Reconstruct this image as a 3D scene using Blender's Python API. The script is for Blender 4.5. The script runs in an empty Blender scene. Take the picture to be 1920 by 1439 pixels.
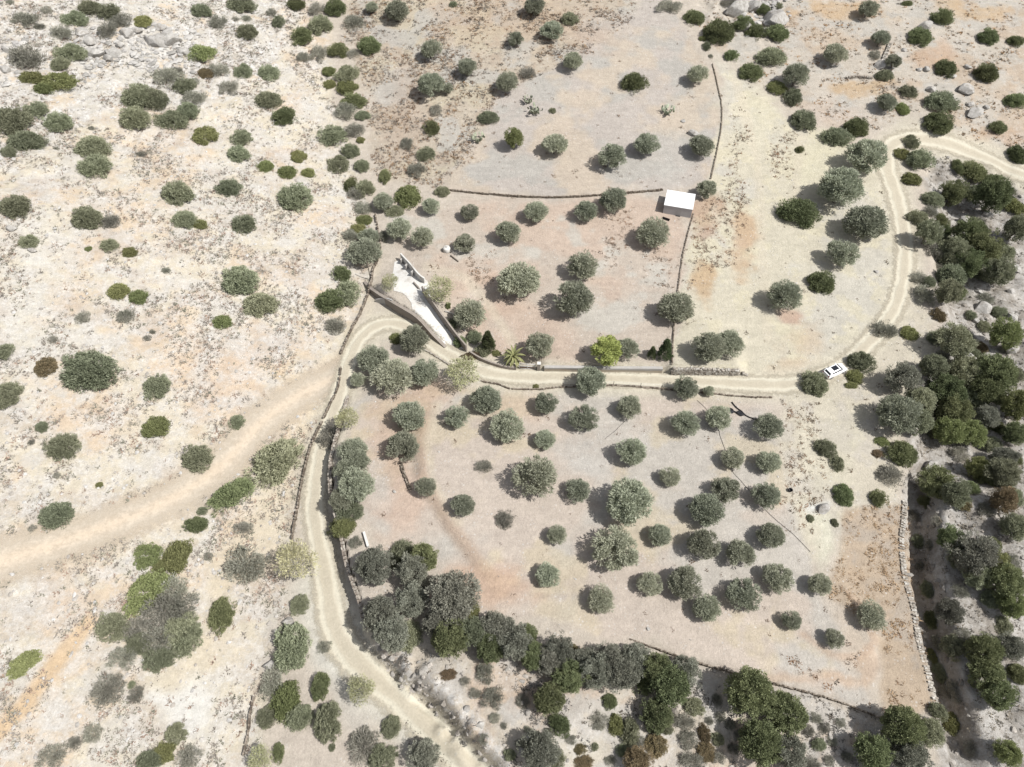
import bpy, bmesh, math, random
import numpy as np
from mathutils import Vector, Matrix
from mathutils.geometry import delaunay_2d_cdt
random.seed(7)
RNG = np.random.default_rng(7)
S = bpy.context.scene
COL = S.collection
rad = math.radians

# ------------------------------------------------------------------ camera, sky, sun, exposure
CAM_H, PITCH, FPX = 105.0, rad(38.0), 1331.0
SUN_ELEV = rad(53.0)
SUN_DIR = Vector((0.93, -0.36, 0)).normalized() * math.cos(SUN_ELEV) + Vector((0, 0, math.sin(SUN_ELEV)))
cd = bpy.data.cameras.new("camera"); cam = bpy.data.objects.new("camera", cd); COL.objects.link(cam)
cam.location = (0, 0, CAM_H); cam.rotation_euler = (PITCH, 0, 0)
cd.sensor_fit = 'HORIZONTAL'; cd.sensor_width = 36; cd.lens = FPX / 1920 * 36; cd.clip_start = 1; cd.clip_end = 3000
S.camera = cam
w = bpy.data.worlds.new("World"); S.world = w; w.use_nodes = True
nt = w.node_tree; bg = nt.nodes["Background"]
sky = nt.nodes.new("ShaderNodeTexSky"); sky.sky_type = 'NISHITA'; sky.sun_disc = False
sky.sun_elevation = SUN_ELEV; sky.sun_rotation = math.atan2(SUN_DIR.x, SUN_DIR.y)
sky.dust_density = 1.5
hs_ = nt.nodes.new("ShaderNodeHueSaturation"); hs_.inputs["Saturation"].default_value = 0.35
nt.links.new(sky.outputs[0], hs_.inputs["Color"]); nt.links.new(hs_.outputs[0], bg.inputs[0]); bg.inputs[1].default_value = 0.11
sd = bpy.data.lights.new("sun", 'SUN'); sd.energy = 4.6; sd.angle = rad(0.5); sd.color = (1.0, 0.98, 0.945)
sun = bpy.data.objects.new("sun", sd); COL.objects.link(sun)
sun.rotation_euler = (-SUN_DIR).to_track_quat('-Z', 'Y').to_euler()
S.view_settings.view_transform = 'Standard'; S.view_settings.look = 'None'
S.view_settings.exposure = 0.44; S.view_settings.gamma = 1.0
S.cycles.max_bounces = 5; S.cycles.diffuse_bounces = 3; S.cycles.transparent_max_bounces = 6

# ------------------------------------------------------------------ helpers
def lin(c):
    c = np.asarray(c, float) / 255.0
    return np.where(c <= 0.04045, c / 12.92, ((c + 0.055) / 1.055) ** 2.4)
ALB = 0.56                                   # photo brightness -> base colour
def alb(r, g, b, k=1.0): 
    v = lin((r, g, b)) * ALB * k
    return (float(v[0]), float(v[1]), float(v[2]), 1.0)

cp, sp = math.cos(PITCH), math.sin(PITCH)
def project(P):                              # world -> photo pixel (1920 wide)
    P = np.atleast_2d(np.asarray(P, float))
    x, y, z = P[:, 0], P[:, 1], P[:, 2] - CAM_H
    zc = y * sp - z * cp; yc = y * cp + z * sp
    zc = np.where(zc < 1, 1, zc)
    return 960 + FPX * x / zc, 719.5 - FPX * yc / zc, zc
def ray(px, py):
    a = (px - 960) / FPX; b = (719.5 - py) / FPX
    d = np.array((a, b * cp + sp, b * sp - cp)); return d / np.linalg.norm(d)

def vnoise(x, y, seed=0):                    # value noise, vectorised
    xi = np.floor(x).astype(np.int64); yi = np.floor(y).astype(np.int64)
    fx = x - xi; fy = y - yi; fx = fx * fx * (3 - 2 * fx); fy = fy * fy * (3 - 2 * fy)
    def hsh(i, j):
        n = (i * 374761393 + j * 668265263 + seed * 974634777) & 0xffffffff
        n = ((n ^ (n >> 13)) * 1274126177) & 0xffffffff
        n = n ^ (n >> 16); return (n & 0xffff) / 65535.0
    return (hsh(xi, yi) * (1 - fx) + hsh(xi + 1, yi) * fx) * (1 - fy) + (hsh(xi, yi + 1) * (1 - fx) + hsh(xi + 1, yi + 1) * fx) * fy
def fbm(x, y, sc, seed=0, octv=4):
    s = 0; a = 0.5; t = 0
    for o in range(octv):
        s = s + a * vnoise(x / sc * 2 ** o, y / sc * 2 ** o, seed + o * 17); t += a; a *= 0.55
    return s / t
def sstep(a, b, x):
    t = np.clip((x - a) / (b - a), 0, 1); return t * t * (3 - 2 * t)

def polydist(X, Y, pts):                     # nearest distance to a polyline, side (+ = left of travel), interpolated vertex values
    best = np.full(X.shape, 1e9); side = np.zeros(X.shape); val = np.zeros(X.shape); val2 = np.zeros(X.shape)
    for (a, b) in zip(pts[:-1], pts[1:]):
        dx, dy = b[0] - a[0], b[1] - a[1]; L2 = dx * dx + dy * dy + 1e-9
        t = np.clip(((X - a[0]) * dx + (Y - a[1]) * dy) / L2, 0, 1)
        ex, ey = X - a[0] - t * dx, Y - a[1] - t * dy
        d = np.hypot(ex, ey); m = d < best
        best = np.where(m, d, best); side = np.where(m, np.sign(dx * ey - dy * ex), side)
        if len(a) > 2: val = np.where(m, a[2] + (b[2] - a[2]) * t, val)
        if len(a) > 3: val2 = np.where(m, a[3] + (b[3] - a[3]) * t, val2)
    return best, side, val, val2
def inpoly(X, Y, pts):
    r = np.zeros(X.shape, bool); n = len(pts)
    for i in range(n):
        x1, y1 = pts[i][:2]; x2, y2 = pts[(i + 1) % n][:2]
        if y1 == y2: continue
        c = ((y1 > Y) != (y2 > Y)) & (X < (x2 - x1) * (Y - y1) / (y2 - y1) + x1); r ^= c
    return r
def polymask(X, Y, pts, soft):               # 1 inside, 0 outside, soft edge
    d = polydist(X, Y, list(pts) + [pts[0]])[0]
    s = np.where(inpoly(X, Y, pts), d, -d); return sstep(-soft, soft, s)

# ------------------------------------------------------------------ terrain heights
def axis(a, b, step, far, n):
    mid = np.arange(a, b + step / 2, step); g = np.geomspace(step, far, n)
    return np.concatenate([(a - np.cumsum(g)[::-1]), mid, (b + np.cumsum(g))])
GX = axis(-152, 152, 0.5, 60, 22); GY = axis(4, 226, 0.5, 60, 22)
XX, YY = np.meshgrid(GX, GY)
def hbase(X, Y):
    return 0.03 * (np.clip(Y, -20, 400) - 82) + 0.17 * np.log1p(np.exp((np.clip(Y, -50, 400) - 140) / 6)) * 6
def on_base(px, py):
    d = ray(px, py); z = 0.0
    for _ in range(40):
        t = (z - CAM_H) / d[2]; x, y = d[0] * t, d[1] * t; z = 0.5 * z + 0.5 * float(hbase(x, y))
    return x, y
HILL = [on_base(*p) for p in ((560, -60), (610, 80), (640, 240), (690, 400), (690, 550), (640, 670), (560, 900), (545, 1010), (470, 1439), (440, 1560))]
d, s_, _, _ = polydist(XX, YY, HILL)
west = np.where(s_ < 0, d, 0)
Z = hbase(XX, YY) + 0.27 * np.clip(west - 1.5, 0, 120) 
def hz(x, y):                                # bilinear height lookup
    x = np.asarray(x, float); y = np.asarray(y, float)
    i = np.clip(np.searchsorted(GX, x) - 1, 0, len(GX) - 2); j = np.clip(np.searchsorted(GY, y) - 1, 0, len(GY) - 2)
    fx = np.clip((x - GX[i]) / (GX[i + 1] - GX[i]), 0, 1); fy = np.clip((y - GY[j]) / (GY[j + 1] - GY[j]), 0, 1)
    return (Z[j, i] * (1 - fx) + Z[j, i + 1] * fx) * (1 - fy) + (Z[j + 1, i] * (1 - fx) + Z[j + 1, i + 1] * fx) * fy
def hit(px, py, dz=0.0):                     # photo pixel -> point dz above the ground
    d = ray(px, py); t = np.arange(60, 420, 0.4)
    dif = CAM_H + d[2] * t - hz(d[0] * t, d[1] * t) - dz
    k = int(np.argmax(dif < 0)); k = max(k, 1)
    a, b = t[k - 1], t[k]
    for _ in range(12):
        m = (a + b) / 2
        if CAM_H + d[2] * m - float(hz(d[0] * m, d[1] * m)) - dz < 0: b = m
        else: a = m
    return np.array((d[0] * b, d[1] * b, CAM_H + d[2] * b))
def W(pts):                                  # photo polyline -> world polyline (keeps extra values)
    return [tuple(hit(p[0], p[1])[:2]) + tuple(p[2:]) for p in pts]

STEPS = [  # (x, y, height, ramp width), high side on the left of travel; decay length
    ([(686, 528, 0, .4), (703, 550, 1.4, .4), (740, 578, 2.2, .4), (785, 606, 2.3, .4), (815, 632, 1.2, .4), (838, 650, 0, .4)], 24),
    ([(655, 745, 0, .5), (640, 815, 1.6, .5), (628, 880, 2.4, .5), (630, 945, 2.6, .5), (645, 1000, 2.6, .5), (659, 1070, 2.6, .5), (680, 1130, 2.7, .8), (694, 1185, 2.8, 1.6), (745, 1232, 3, 2.6), (815, 1290, 3.4, 2.8), (893, 1370, 3.6, 3), (960, 1450, 3.6, 3), (1050, 1580, 0, 3)], 45),
    ([(805, 348, 0, .4), (835, 357, .4, .3), (920, 366, .5, .3), (1060, 373, .5, .3), (1240, 358, .5, .3), (1335, 342, 0, .4)], 30),
    ([(1180, 1204, 0, .4), (1230, 1222, .5, .4), (1300, 1244, .6, .4), (1440, 1279, .6, .4), (1560, 1311, .5, .4), (1655, 1345, 0, .4)], 30),
    ([(1400, 704, 0, .4), (1380, 703, 1.6, .4), (1258, 701, 2.0, .4), (1240, 697, 1.4, .4), (1020, 694, 1.2, .4), (1000, 694, 0, .4)][::-1], 20),
    ([(812, 760, 0, 3), (796, 830, .6, 3), (800, 900, .9, 3), (850, 985, .9, 3), (905, 1060, .6, 3), (950, 1125, 0, 3)], 30),
    ([(1500, 1190, 0, 2), (1570, 1225, .5, 2), (1625, 1225, .5, 2), (1640, 1180, .4, 2), (1600, 1125, .5, 1), (1560, 1085, 0, 1)], 12),
]
def blur(A, k):
    for ax in (0, 1):
        for _ in range(2):
            P_ = np.pad(A, [(k + 1, k) if i == ax else (0, 0) for i in (0, 1)], 'edge'); c = np.cumsum(P_, ax)
            A = (c[2 * k + 1:] - c[:-2 * k - 1] if ax == 0 else c[:, 2 * k + 1:] - c[:, :-2 * k - 1]) / (2 * k + 1)
    return A
dZ = np.zeros_like(Z); STEPW = []
for pts, L in STEPS:
    wp = W(pts); STEPW.append([p[:2] for p in wp]); d, s_, H_, w_ = polydist(XX, YY, wp)
    e = np.where(s_ > 0, H_ * np.exp(-d / L), H_ * (1 - sstep(0, 1, d / np.maximum(w_ - .3, .1))))
    b1, b2 = blur(e, 4), blur(e, 16); k1, k2 = sstep(2, 5, d), sstep(8, 16, d); dZ += (e * (1 - k1) + b1 * k1) * (1 - k2) + b2 * k2
RAV = W([(1690, 258, 0, 3), (1722, 300, 2, 4), (1742, 360, 4, 6), (1735, 430, 5, 6), (1742, 500, 5, 6), (1765, 580, 5, 6), (1775, 650, 4, 6), (1722, 720, 3, 6), (1700, 800, 3, 5), (1705, 860, 2, 4), (1712, 900, 0, 3)])
d, s_, H_, w_ = polydist(XX, YY, RAV)
dZ -= np.where(s_ > 0, H_ * sstep(0, 1, d / np.maximum(w_, .1)) * np.exp(-d / 60), 0)
TRN = W([(1690, 850, 0), (1700, 880, 3), (1700, 950, 4.2), (1706, 1080, 4.2), (1724, 1180, 4), (1742, 1260, 4), (1760, 1335, 3.6), (1775, 1400, 2), (1790, 1460, 0)])
d, s_, H_, _ = polydist(XX, YY, TRN)
wob = fbm(XX, YY, 6, 91) * 2.2
tr = np.where(s_ > 0, H_ * sstep(0.1, 0.9, d) * (1 - sstep(2.2 + wob, 4.6 + wob, d)), 0); dZ -= tr
U0, V0, _ = project(np.stack([XX.ravel(), YY.ravel(), Z.ravel()], 1)); U0 = U0.reshape(Z.shape); V0 = V0.reshape(Z.shape)
rough_rav = polymask(U0, V0, [(1760, 300), (2100, 330), (2100, 1500), (1800, 1500), (1780, 1300), (1740, 950), (1740, 760), (1790, 650)], 30)
rough_left = polymask(U0, V0, [(-300, -200), (560, -200), (600, 100), (420, 230), (200, 330), (-300, 420)], 40)
bank = polymask(U0, V0, [(700, 1200), (790, 1250), (900, 1360), (990, 1500), (900, 1500), (800, 1345), (720, 1260)], 14)
south = polymask(U0, V0, [(760, 1250), (1190, 1225), (1640, 1350), (1750, 1345), (1760, 1500), (950, 1500)], 20)
rocky_tr = polymask(U0, V0, [(1290, -60), (1470, -60), (1480, 60), (1440, 90), (1330, 60)], 20)
dZ += rough_rav * (fbm(XX, YY, 14, 5) - .5) * 5 + rough_rav * (fbm(XX, YY, 3, 6) - .5) * 1.2
dZ += rough_left * ((fbm(XX, YY, 7, 7) - .5) * 2.2 + (fbm(XX, YY, 1.8, 8) - .5) * .7)
dZ += bank * (fbm(XX, YY, 1.7, 9) - .5) * 3.4 + south * (fbm(XX, YY, 5, 10) - .5) * 1.2 + rocky_tr * (fbm(XX, YY, 4, 19) - .5) * 3
dZ += (fbm(XX, YY, 9, 11) - .5) * .35
Z = Z + dZ

# ------------------------------------------------------------------ materials
def mat(name):
    m = bpy.data.materials.new(name); m.use_nodes = True
    n = m.node_tree.nodes; b = n["Principled BSDF"]; b.inputs["Roughness"].default_value = 0.9
    b.inputs["Specular IOR Level"].default_value = 0.15
    return m, m.node_tree, b
def N(t, kind, **kw):
    n = t.nodes.new(kind)
    for k, v in kw.items(): setattr(n, k, v)
    return n
def noise(t, vec, scale, detail=4, rough=0.6):
    n = N(t, "ShaderNodeTexNoise"); n.inputs["Scale"].default_value = scale
    n.inputs["Detail"].default_value = detail; n.inputs["Roughness"].default_value = rough
    t.links.new(vec, n.inputs["Vector"]); return n.outputs[0]
def maprange(t, src, a, b, c, d_):
    n = N(t, "ShaderNodeMapRange"); t.links.new(src, n.inputs[0])
    for i, v in enumerate((a, b, c, d_)): n.inputs[i + 1].default_value = v
    return n.outputs[0]
def math_(t, op, a, b):
    n = N(t, "ShaderNodeMath", operation=op)
    for i, v in enumerate((a, b)):
        if isinstance(v, (int, float)): n.inputs[i].default_value = v
        else: t.links.new(v, n.inputs[i])
    return n.outputs[0]
def mix(t, fac, a, b, mode='MIX'):
    n = N(t, "ShaderNodeMix", data_type='RGBA', blend_type=mode)
    for i, v in ((0, fac), (6, a), (7, b)):
        if isinstance(v, (int, float, tuple)): n.inputs[i].default_value = v
        else: t.links.new(v, n.inputs[i])
    return n.outputs[2]
def bump(t, b, h, dist, strength=1.0):
    n = N(t, "ShaderNodeBump"); n.inputs["Distance"].default_value = dist; n.inputs["Strength"].default_value = strength
    t.links.new(h, n.inputs["Height"]); t.links.new(n.outputs[0], b.inputs["Normal"])
def attr(t, name, out="Color"):
    a = N(t, "ShaderNodeAttribute"); a.attribute_name = name; return a.outputs[out]
def pos(t): return N(t, "ShaderNodeNewGeometry").outputs["Position"]

# ground: soil colour attribute x grit, pebbles and bare-rock mottling
M_ground, t, b = mat("ground")
P_ = pos(t)
soil = attr(t, "soil"); rockm = attr(t, "rocky", "Fac")
n1 = noise(t, P_, 0.9, 8, .72); n2 = noise(t, P_, 4.5, 4, .7)
mp = N(t, "ShaderNodeMapping"); mp.inputs["Rotation"].default_value = (0, 0, .35); mp.inputs["Scale"].default_value = (.16, .9, 1); t.links.new(P_, mp.inputs["Vector"])
plough = maprange(t, noise(t, mp.outputs[0], 1.0, 4, .7), .3, .7, .94, 1.05)
g = math_(t, 'MULTIPLY', plough, maprange(t, n1, .3, .72, .86, 1.12))
vor = N(t, "ShaderNodeTexVoronoi"); vor.inputs["Scale"].default_value = 1.5; t.links.new(P_, vor.inputs["Vector"])
peb = maprange(t, vor.outputs["Distance"], .12, .3, 1.0, 0.0)
pebm = math_(t, 'MULTIPLY', peb, maprange(t, noise(t, P_, .35, 3), .5, .62, .0, .6))
c1 = mix(t, pebm, soil, alb(236, 232, 226))
rk = math_(t, 'MULTIPLY', maprange(t, noise(t, P_, .35, 8, .75), .44, .56, 0, .9), rockm)
rockcol = mix(t, maprange(t, noise(t, P_, 1.6, 8, .8), .42, .60, 0, 1), alb(240, 237, 232), alb(203, 196, 187))
c2 = mix(t, rk, c1, rockcol)
c3 = mix(t, 1.0, c2, math_(t, 'MULTIPLY', g, maprange(t, n2, .3, .7, .88, 1.12)), 'MULTIPLY'); t.links.new(c3, b.inputs["Base Color"])
bh = noise(t, P_, 2.2, 8, .75)
bump(t, b, bh, .28, .8)

# ------------------------------------------------------------------ ground sheet with soil zones
def link_mesh(name, verts, faces, m=None, smooth=False, parent=None):
    me = bpy.data.meshes.new(name); me.from_pydata(verts, [], faces); me.update()
    for k in (m if isinstance(m, (list, tuple)) else [m]):
        if k: me.materials.append(k)
    if smooth: me.polygons.foreach_set("use_smooth", [True] * len(me.polygons))
    o = bpy.data.objects.new(name, me); COL.objects.link(o); o.parent = parent; return o
def grid_mesh(name, V, ny, nx, m):
    idx = np.arange(ny * nx).reshape(ny, nx)
    F = np.stack([idx[:-1, :-1], idx[:-1, 1:], idx[1:, 1:], idx[1:, :-1]], -1).reshape(-1, 4)
    me = bpy.data.meshes.new(name); me.vertices.add(len(V)); me.vertices.foreach_set("co", np.ascontiguousarray(V, np.float32).ravel())
    me.loops.add(F.size); me.loops.foreach_set("vertex_index", F.ravel().astype(np.int32))
    me.polygons.add(len(F)); me.polygons.foreach_set("loop_start", (np.arange(len(F)) * 4).astype(np.int32))
    me.update(calc_edges=True); me.polygons.foreach_set("use_smooth", np.ones(len(F), bool)); me.materials.append(m)
    o = bpy.data.objects.new(name, me); COL.objects.link(o); return o
GV = np.stack([XX.ravel(), YY.ravel(), Z.ravel()], 1)
ground = grid_mesh("ground", GV, len(GY), len(GX), M_ground); ground["kind"] = "structure"
U, V, _ = project(GV); X_, Y_ = GV[:, 0], GV[:, 1]
jx = (fbm(X_, Y_, 7, 21) - .5) * 46; jy = (fbm(X_, Y_, 7, 22) - .5) * 46
Uj, Vj = U + jx, V + jy
Zn = {  # soil zones, outlines in photo pixels
 'left': [(-400, -400), (590, -400), (600, 0), (640, 240), (690, 400), (690, 560), (640, 680), (560, 900), (550, 1010), (480, 1439), (440, 1900), (-600, 1900)],
 'rocktl': [(-400, -400), (570, -400), (560, 0), (510, 140), (400, 200), (200, 200), (0, 330), (-400, 400)],
 'orchard': [(690, 745), (900, 722), (1440, 750), (1500, 900), (1520, 1050), (1640, 1330), (1440, 1272), (1200, 1208), (900, 1150), (830, 1080), (700, 1000), (632, 900), (660, 780)],
 'mid': [(716, 380), (1060, 376), (1290, 365), (1262, 690), (1010, 690), (890, 665), (800, 530), (740, 470)],
 'terrace': [(825, 357), (880, 290), (940, 170), (1080, 110), (1190, 20), (1230, -40), (1300, 90), (1340, 130), (1354, 220), (1330, 340), (1240, 356), (1060, 372)],
 'scrub': [(690, -300), (1240, -300), (1190, 20), (1080, 110), (930, 180), (880, 290), (825, 357), (715, 340), (690, 200), (650, 60)],
 'topright': [(1270, -300), (2300, -300), (2300, 330), (1920, 290), (1660, 240), (1560, 245), (1400, 130), (1330, 90)],
 'field': [(1345, 110), (1400, 150), (1500, 230), (1640, 300), (1690, 430), (1690, 560), (1560, 690), (1400, 697), (1262, 690), (1285, 480), (1335, 330), (1356, 220)],
 'east': [(1470, 705), (1640, 650), (1720, 560), (1765, 680), (1690, 760), (1695, 880), (1690, 950), (1580, 1000), (1520, 1060), (1470, 900)],
 'sedry': [(1590, 960), (1695, 950), (1722, 1150), (1757, 1330), (1660, 1342), (1645, 1200), (1560, 1110)],
 'ravine': [(1735, 285), (2300, 345), (2300, 1900), (1790, 1900), (1760, 1340), (1722, 1150), (1703, 950), (1705, 870), (1700, 760), (1770, 670), (1745, 430)],
 'south': [(700, 1195), (900, 1240), (1190, 1218), (1660, 1348), (1752, 1342), (1780, 1900), (960, 1900)],
}
soil_rgb = np.empty((len(GV), 3)); soil_rgb[:] = lin((211, 197, 180))
def paint(rgb, m):
    global soil_rgb
    soil_rgb = soil_rgb * (1 - m[:, None]) + lin(rgb)[None] * m[:, None]
zm = {k: polymask(Uj, Vj, v, 10) for k, v in Zn.items()}
fa, fb_, fc = fbm(X_, Y_, 9, 31, 5), fbm(X_, Y_, 4, 32, 5), fbm(X_, Y_, 16, 33, 5)
th = lambda f, a, b: sstep(a, b, f)
paint((227, 216, 197), zm['left']); paint((227, 206, 182), zm['left'] * th(fa, .5, .64) * .8); paint((222, 216, 208), zm['left'] * th(fb_, .52, .64) * .7)
paint((205, 190, 178), zm['left'] * th(fbm(X_, Y_, 6, 44, 5), .56, .66) * .45)
paint((218, 212, 203), zm['rocktl'] * .8); paint((225, 204, 178), zm['rocktl'] * th(fb_, .54, .62) * .7)
paint((203, 188, 168), zm['scrub']); paint((190, 168, 146), zm['scrub'] * th(fb_, .5, .62) * .5); paint((207, 194, 168), zm['scrub'] * th(fa, .55, .66) * .6); paint((196, 190, 180), zm['scrub'] * th(fbm(X_, Y_, 8, 45, 5), .54, .64) * .7)
paint((201, 189, 177), zm['terrace']); paint((194, 187, 176), zm['terrace'] * th(fa, .48, .6) * .8); paint((214, 195, 172), zm['terrace'] * th(fc, .54, .64) * .7)
paint((207, 194, 177), zm['topright']); paint((198, 172, 144), zm['topright'] * th(fa, .52, .62) * .55); paint((198, 191, 180), zm['topright'] * th(fb_, .54, .64) * .6)
paint((219, 208, 185), zm['field']); paint((214, 206, 192), zm['field'] * th(fc, .5, .6) * .7); paint((226, 214, 184), zm['field'] * th(fb_, .55, .63) * .6)
paint((209, 193, 176), zm['mid']); paint((213, 187, 166), zm['mid'] * th(fc, .5, .62) * .6); paint((212, 205, 192), zm['mid'] * th(fa, .54, .64) * .7)
paint((212, 196, 180), zm['orchard']); paint((207, 199, 187), zm['orchard'] * th(fc, .5, .6) * .75); paint((217, 200, 170), zm['orchard'] * th(fa, .57, .66) * .6)
paint((217, 205, 184), zm['east']); paint((208, 198, 184), zm['east'] * th(fb_, .52, .6) * .6)
paint((199, 178, 154), zm['sedry']); paint((190, 176, 160), zm['sedry'] * th(fb_, .5, .6) * .7); paint((206, 178, 146), zm['sedry'] * th(fa, .55, .64) * .5)
paint((168, 158, 146), zm['ravine']); paint((196, 188, 178), zm['ravine'] * th(fb_, .5, .62) * .7); paint((158, 148, 134), zm['ravine'] * th(fc, .54, .64) * .5)
paint((211, 197, 178), zm['south']); paint((214, 186, 160), zm['south'] * th(fa, .52, .62) * .6); paint((202, 194, 184), zm['south'] * th(fb_, .53, .63) * .7)
BL = [  # local stains of the soil itself: x, y, rx, ry, colour, strength
 (740, 900, 70, 120, (211, 182, 160), .8), (900, 1110, 110, 50, (212, 176, 148), .75), (720, 780, 40, 60, (214, 184, 158), .6), (1000, 760, 90, 40, (218, 190, 164), .5), (800, 740, 60, 30, (214, 180, 155), .6),
 (950, 545, 60, 90, (211, 181, 158), .6), (860, 520, 60, 60, (213, 184, 160), .6), (1110, 865, 70, 50, (207, 201, 191), .8), (715, 905, 30, 50, (209, 203, 193), .7),
 (1390, 445, 34, 60, (207, 170, 132), .8), (1320, 410, 26, 50, (190, 150, 122), .7), (1318, 515, 24, 46, (202, 166, 124), .8), (1500, 640, 40, 40, (210, 186, 156), .7), (1480, 690, 50, 18, (214, 184, 152), .7), (1485, 590, 25, 16, (198, 150, 130), .6),
 (1560, 1268, 60, 14, (212, 182, 154), .8), (1625, 1245, 20, 34, (212, 184, 158), .8), (1480, 1280, 90, 16, (214, 184, 156), .6), (1600, 1210, 24, 60, (214, 192, 168), .5),
 (350, 1330, 60, 60, (240, 238, 234), .9), (300, 1300, 40, 26, (238, 236, 232), .8), (430, 1230, 70, 40, (226, 214, 194), .7), (420, 690, 120, 70, (228, 204, 180), .6), (560, 720, 60, 60, (226, 206, 176), .7), (560, 830, 30, 100, (226, 202, 172), .7),
 (620, 1230, 50, 60, (206, 200, 192), .8), (650, 1330, 40, 50, (208, 200, 188), .7), (580, 1400, 60, 40, (216, 200, 184), .6), (1080, 1400, 80, 40, (214, 206, 188), .6), (1550, 880, 60, 160, (222, 212, 188), .7), (1545, 1000, 20, 70, (226, 220, 196), .8), (1543, 955, 24, 16, (228, 226, 220), .9),
 (1600, 805, 30, 60, (222, 212, 186), .7), (1420, 220, 60, 80, (222, 212, 186), .6), (1540, 300, 60, 60, (224, 214, 184), .7), (1265, 290, 60, 60, (198, 191, 180), .6), (1120, 60, 50, 50, (206, 197, 187), .6), (650, 700, 40, 40, (224, 210, 182), .6),
 (1500, 160, 60, 40, (212, 200, 184), .5), (1560, 215, 70, 40, (212, 194, 178), .6), (1610, 160, 60, 14, (200, 166, 122), .8), (1580, 20, 100, 20, (204, 170, 128), .8), (1820, 20, 100, 22, (204, 172, 132), .8), (1740, 110, 60, 24, (198, 160, 126), .7), (1860, 260, 60, 16, (196, 164, 136), .7), (1000, 30, 90, 60, (200, 172, 142), .5), (880, 40, 80, 50, (198, 170, 142), .5), (760, 210, 50, 110, (192, 170, 150), .5), (1110, 70, 60, 40, (192, 162, 136), .5),
 (470, 800, 60, 60, (226, 206, 184), .5), (180, 790, 90, 50, (226, 204, 182), .5), (60, 440, 60, 60, (232, 228, 220), .6), (60, 600, 60, 120, (230, 228, 222), .5)]
for x, y, rx, ry, c, k in BL:
    rr = np.hypot((Uj - x) / rx, (Vj - y) / ry); paint(c, (1 - sstep(.3, 1.25, rr + (fb_ - .5) * 1.6)) * k * .85)
LOWR = [(600, 1120), (640, 1215), (700, 1275), (780, 1345), (870, 1430), (960, 1520)]
ROAD = [(2000, 352), (1920, 328), (1855, 300), (1795, 276), (1742, 262), (1694, 262), (1668, 280), (1664, 312), (1680, 365), (1693, 420), (1698, 480), (1690, 540), (1670, 592), (1630, 642), (1575, 690), (1510, 716), (1440, 722), (1300, 716), (1100, 709), (980, 707), (920, 700), (870, 682), (820, 652), (780, 622), (740, 607), (702, 614), (672, 641), (655, 680), (642, 725), (626, 775), (606, 835), (594, 900), (590, 960), (599, 1020), (611, 1080), (622, 1150), (648, 1215), (700, 1270), (780, 1340), (870, 1425), (960, 1520)]
dr = polydist(U, V, ROAD)[0]; paint((223, 212, 189), (1 - sstep(16, 46, dr + jx * .35)) * .8)
dl = polydist(U, V, LOWR)[0]; paint((224, 217, 201), (1 - sstep(30, 84, dl + jx * .5)) * .75 * (1 - bank.ravel()))
TRK = [(662, 690), (620, 712), (560, 742), (490, 792), (420, 868), (340, 925), (250, 968), (120, 1015), (0, 1052), (-160, 1100)]
dt = polydist(U, V, TRK)[0]; paint((226, 209, 188), (1 - sstep(18, 44, dt + jx * .4)) * .85)
TR2 = [(170, 1165), (120, 1225), (80, 1275), (40, 1330), (-20, 1390), (-90, 1450)]
fan = polymask(Uj, Vj, [(655, 690), (605, 770), (565, 900), (548, 1010), (520, 1060), (440, 1110), (390, 1190), (420, 1240), (330, 1300), (300, 1290), (390, 1160), (385, 1020), (470, 965), (535, 860), (585, 760)], 22); paint((226, 212, 189), fan * .75)
fan2 = polymask(Uj, Vj, [(650, 660), (560, 700), (470, 760), (400, 830), (300, 905), (150, 960), (0, 1010), (0, 1090), (160, 1060), (330, 990), (450, 900), (560, 790)], 22); paint((225, 209, 187), fan2 * .7)
d2 = polydist(U, V, TR2)[0]; paint((226, 198, 164), (1 - sstep(8, 24, d2 + jx * .2)) * .85)
for pl, rd_ in (([(805, 770), (790, 830), (795, 900), (845, 985), (900, 1060), (940, 1110)], 16), ([(1505, 1190), (1560, 1228), (1610, 1236), (1640, 1205), (1625, 1150), (1590, 1112)], 8)):
    dd = polydist(U, V, pl)[0]; paint((207, 178, 152), (1 - sstep(rd_ * .3, rd_ * 1.4, dd + jx * .3)) * .6)
for pl in ([(800, 500), (870, 520), (915, 570), (960, 640)], [(1380, 150), (1420, 300), (1430, 480), (1440, 640)], [(1500, 260), (1490, 380)], [(705, 470), (700, 540), (690, 590)], [(820, 760), (800, 830), (810, 900), (860, 980)]):
    dd = polydist(U, V, pl)[0]; paint((224, 210, 186), (1 - sstep(3, 14, dd + jx * .25)) * .5)
dens = .93 + .16 * fbm(X_, Y_, 2.2, 51, 4)
zl = (zm['left'] * 1.0)[:, None]
soil_rgb *= np.array((1, 1.03, 1.065))[None] * (1 - zl) + np.array((.955, .955, .935))[None] * zl
soil_rgb *= dens[:, None] * ALB
me = ground.data
ca = me.color_attributes.new("soil", 'FLOAT_COLOR', 'POINT')
ca.data.foreach_set("color", np.concatenate([np.clip(soil_rgb, 0, .8), np.ones((len(GV), 1))], 1).astype(np.float32).ravel())
rk_ = np.clip(zm['left'] * .62 + zm['rocktl'] * .6 + zm['ravine'] * .6 + zm['south'] * .35 + zm['topright'] * .15 + bank.ravel(), 0, 1) * sstep(16, 46, dr) * sstep(18, 40, dt) * sstep(8, 24, d2) * (1 - .8 * fan) * (1 - .6 * fan2)
ra = me.attributes.new("rocky", 'FLOAT', 'POINT'); ra.data.foreach_set("value", rk_.astype(np.float32))

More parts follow.
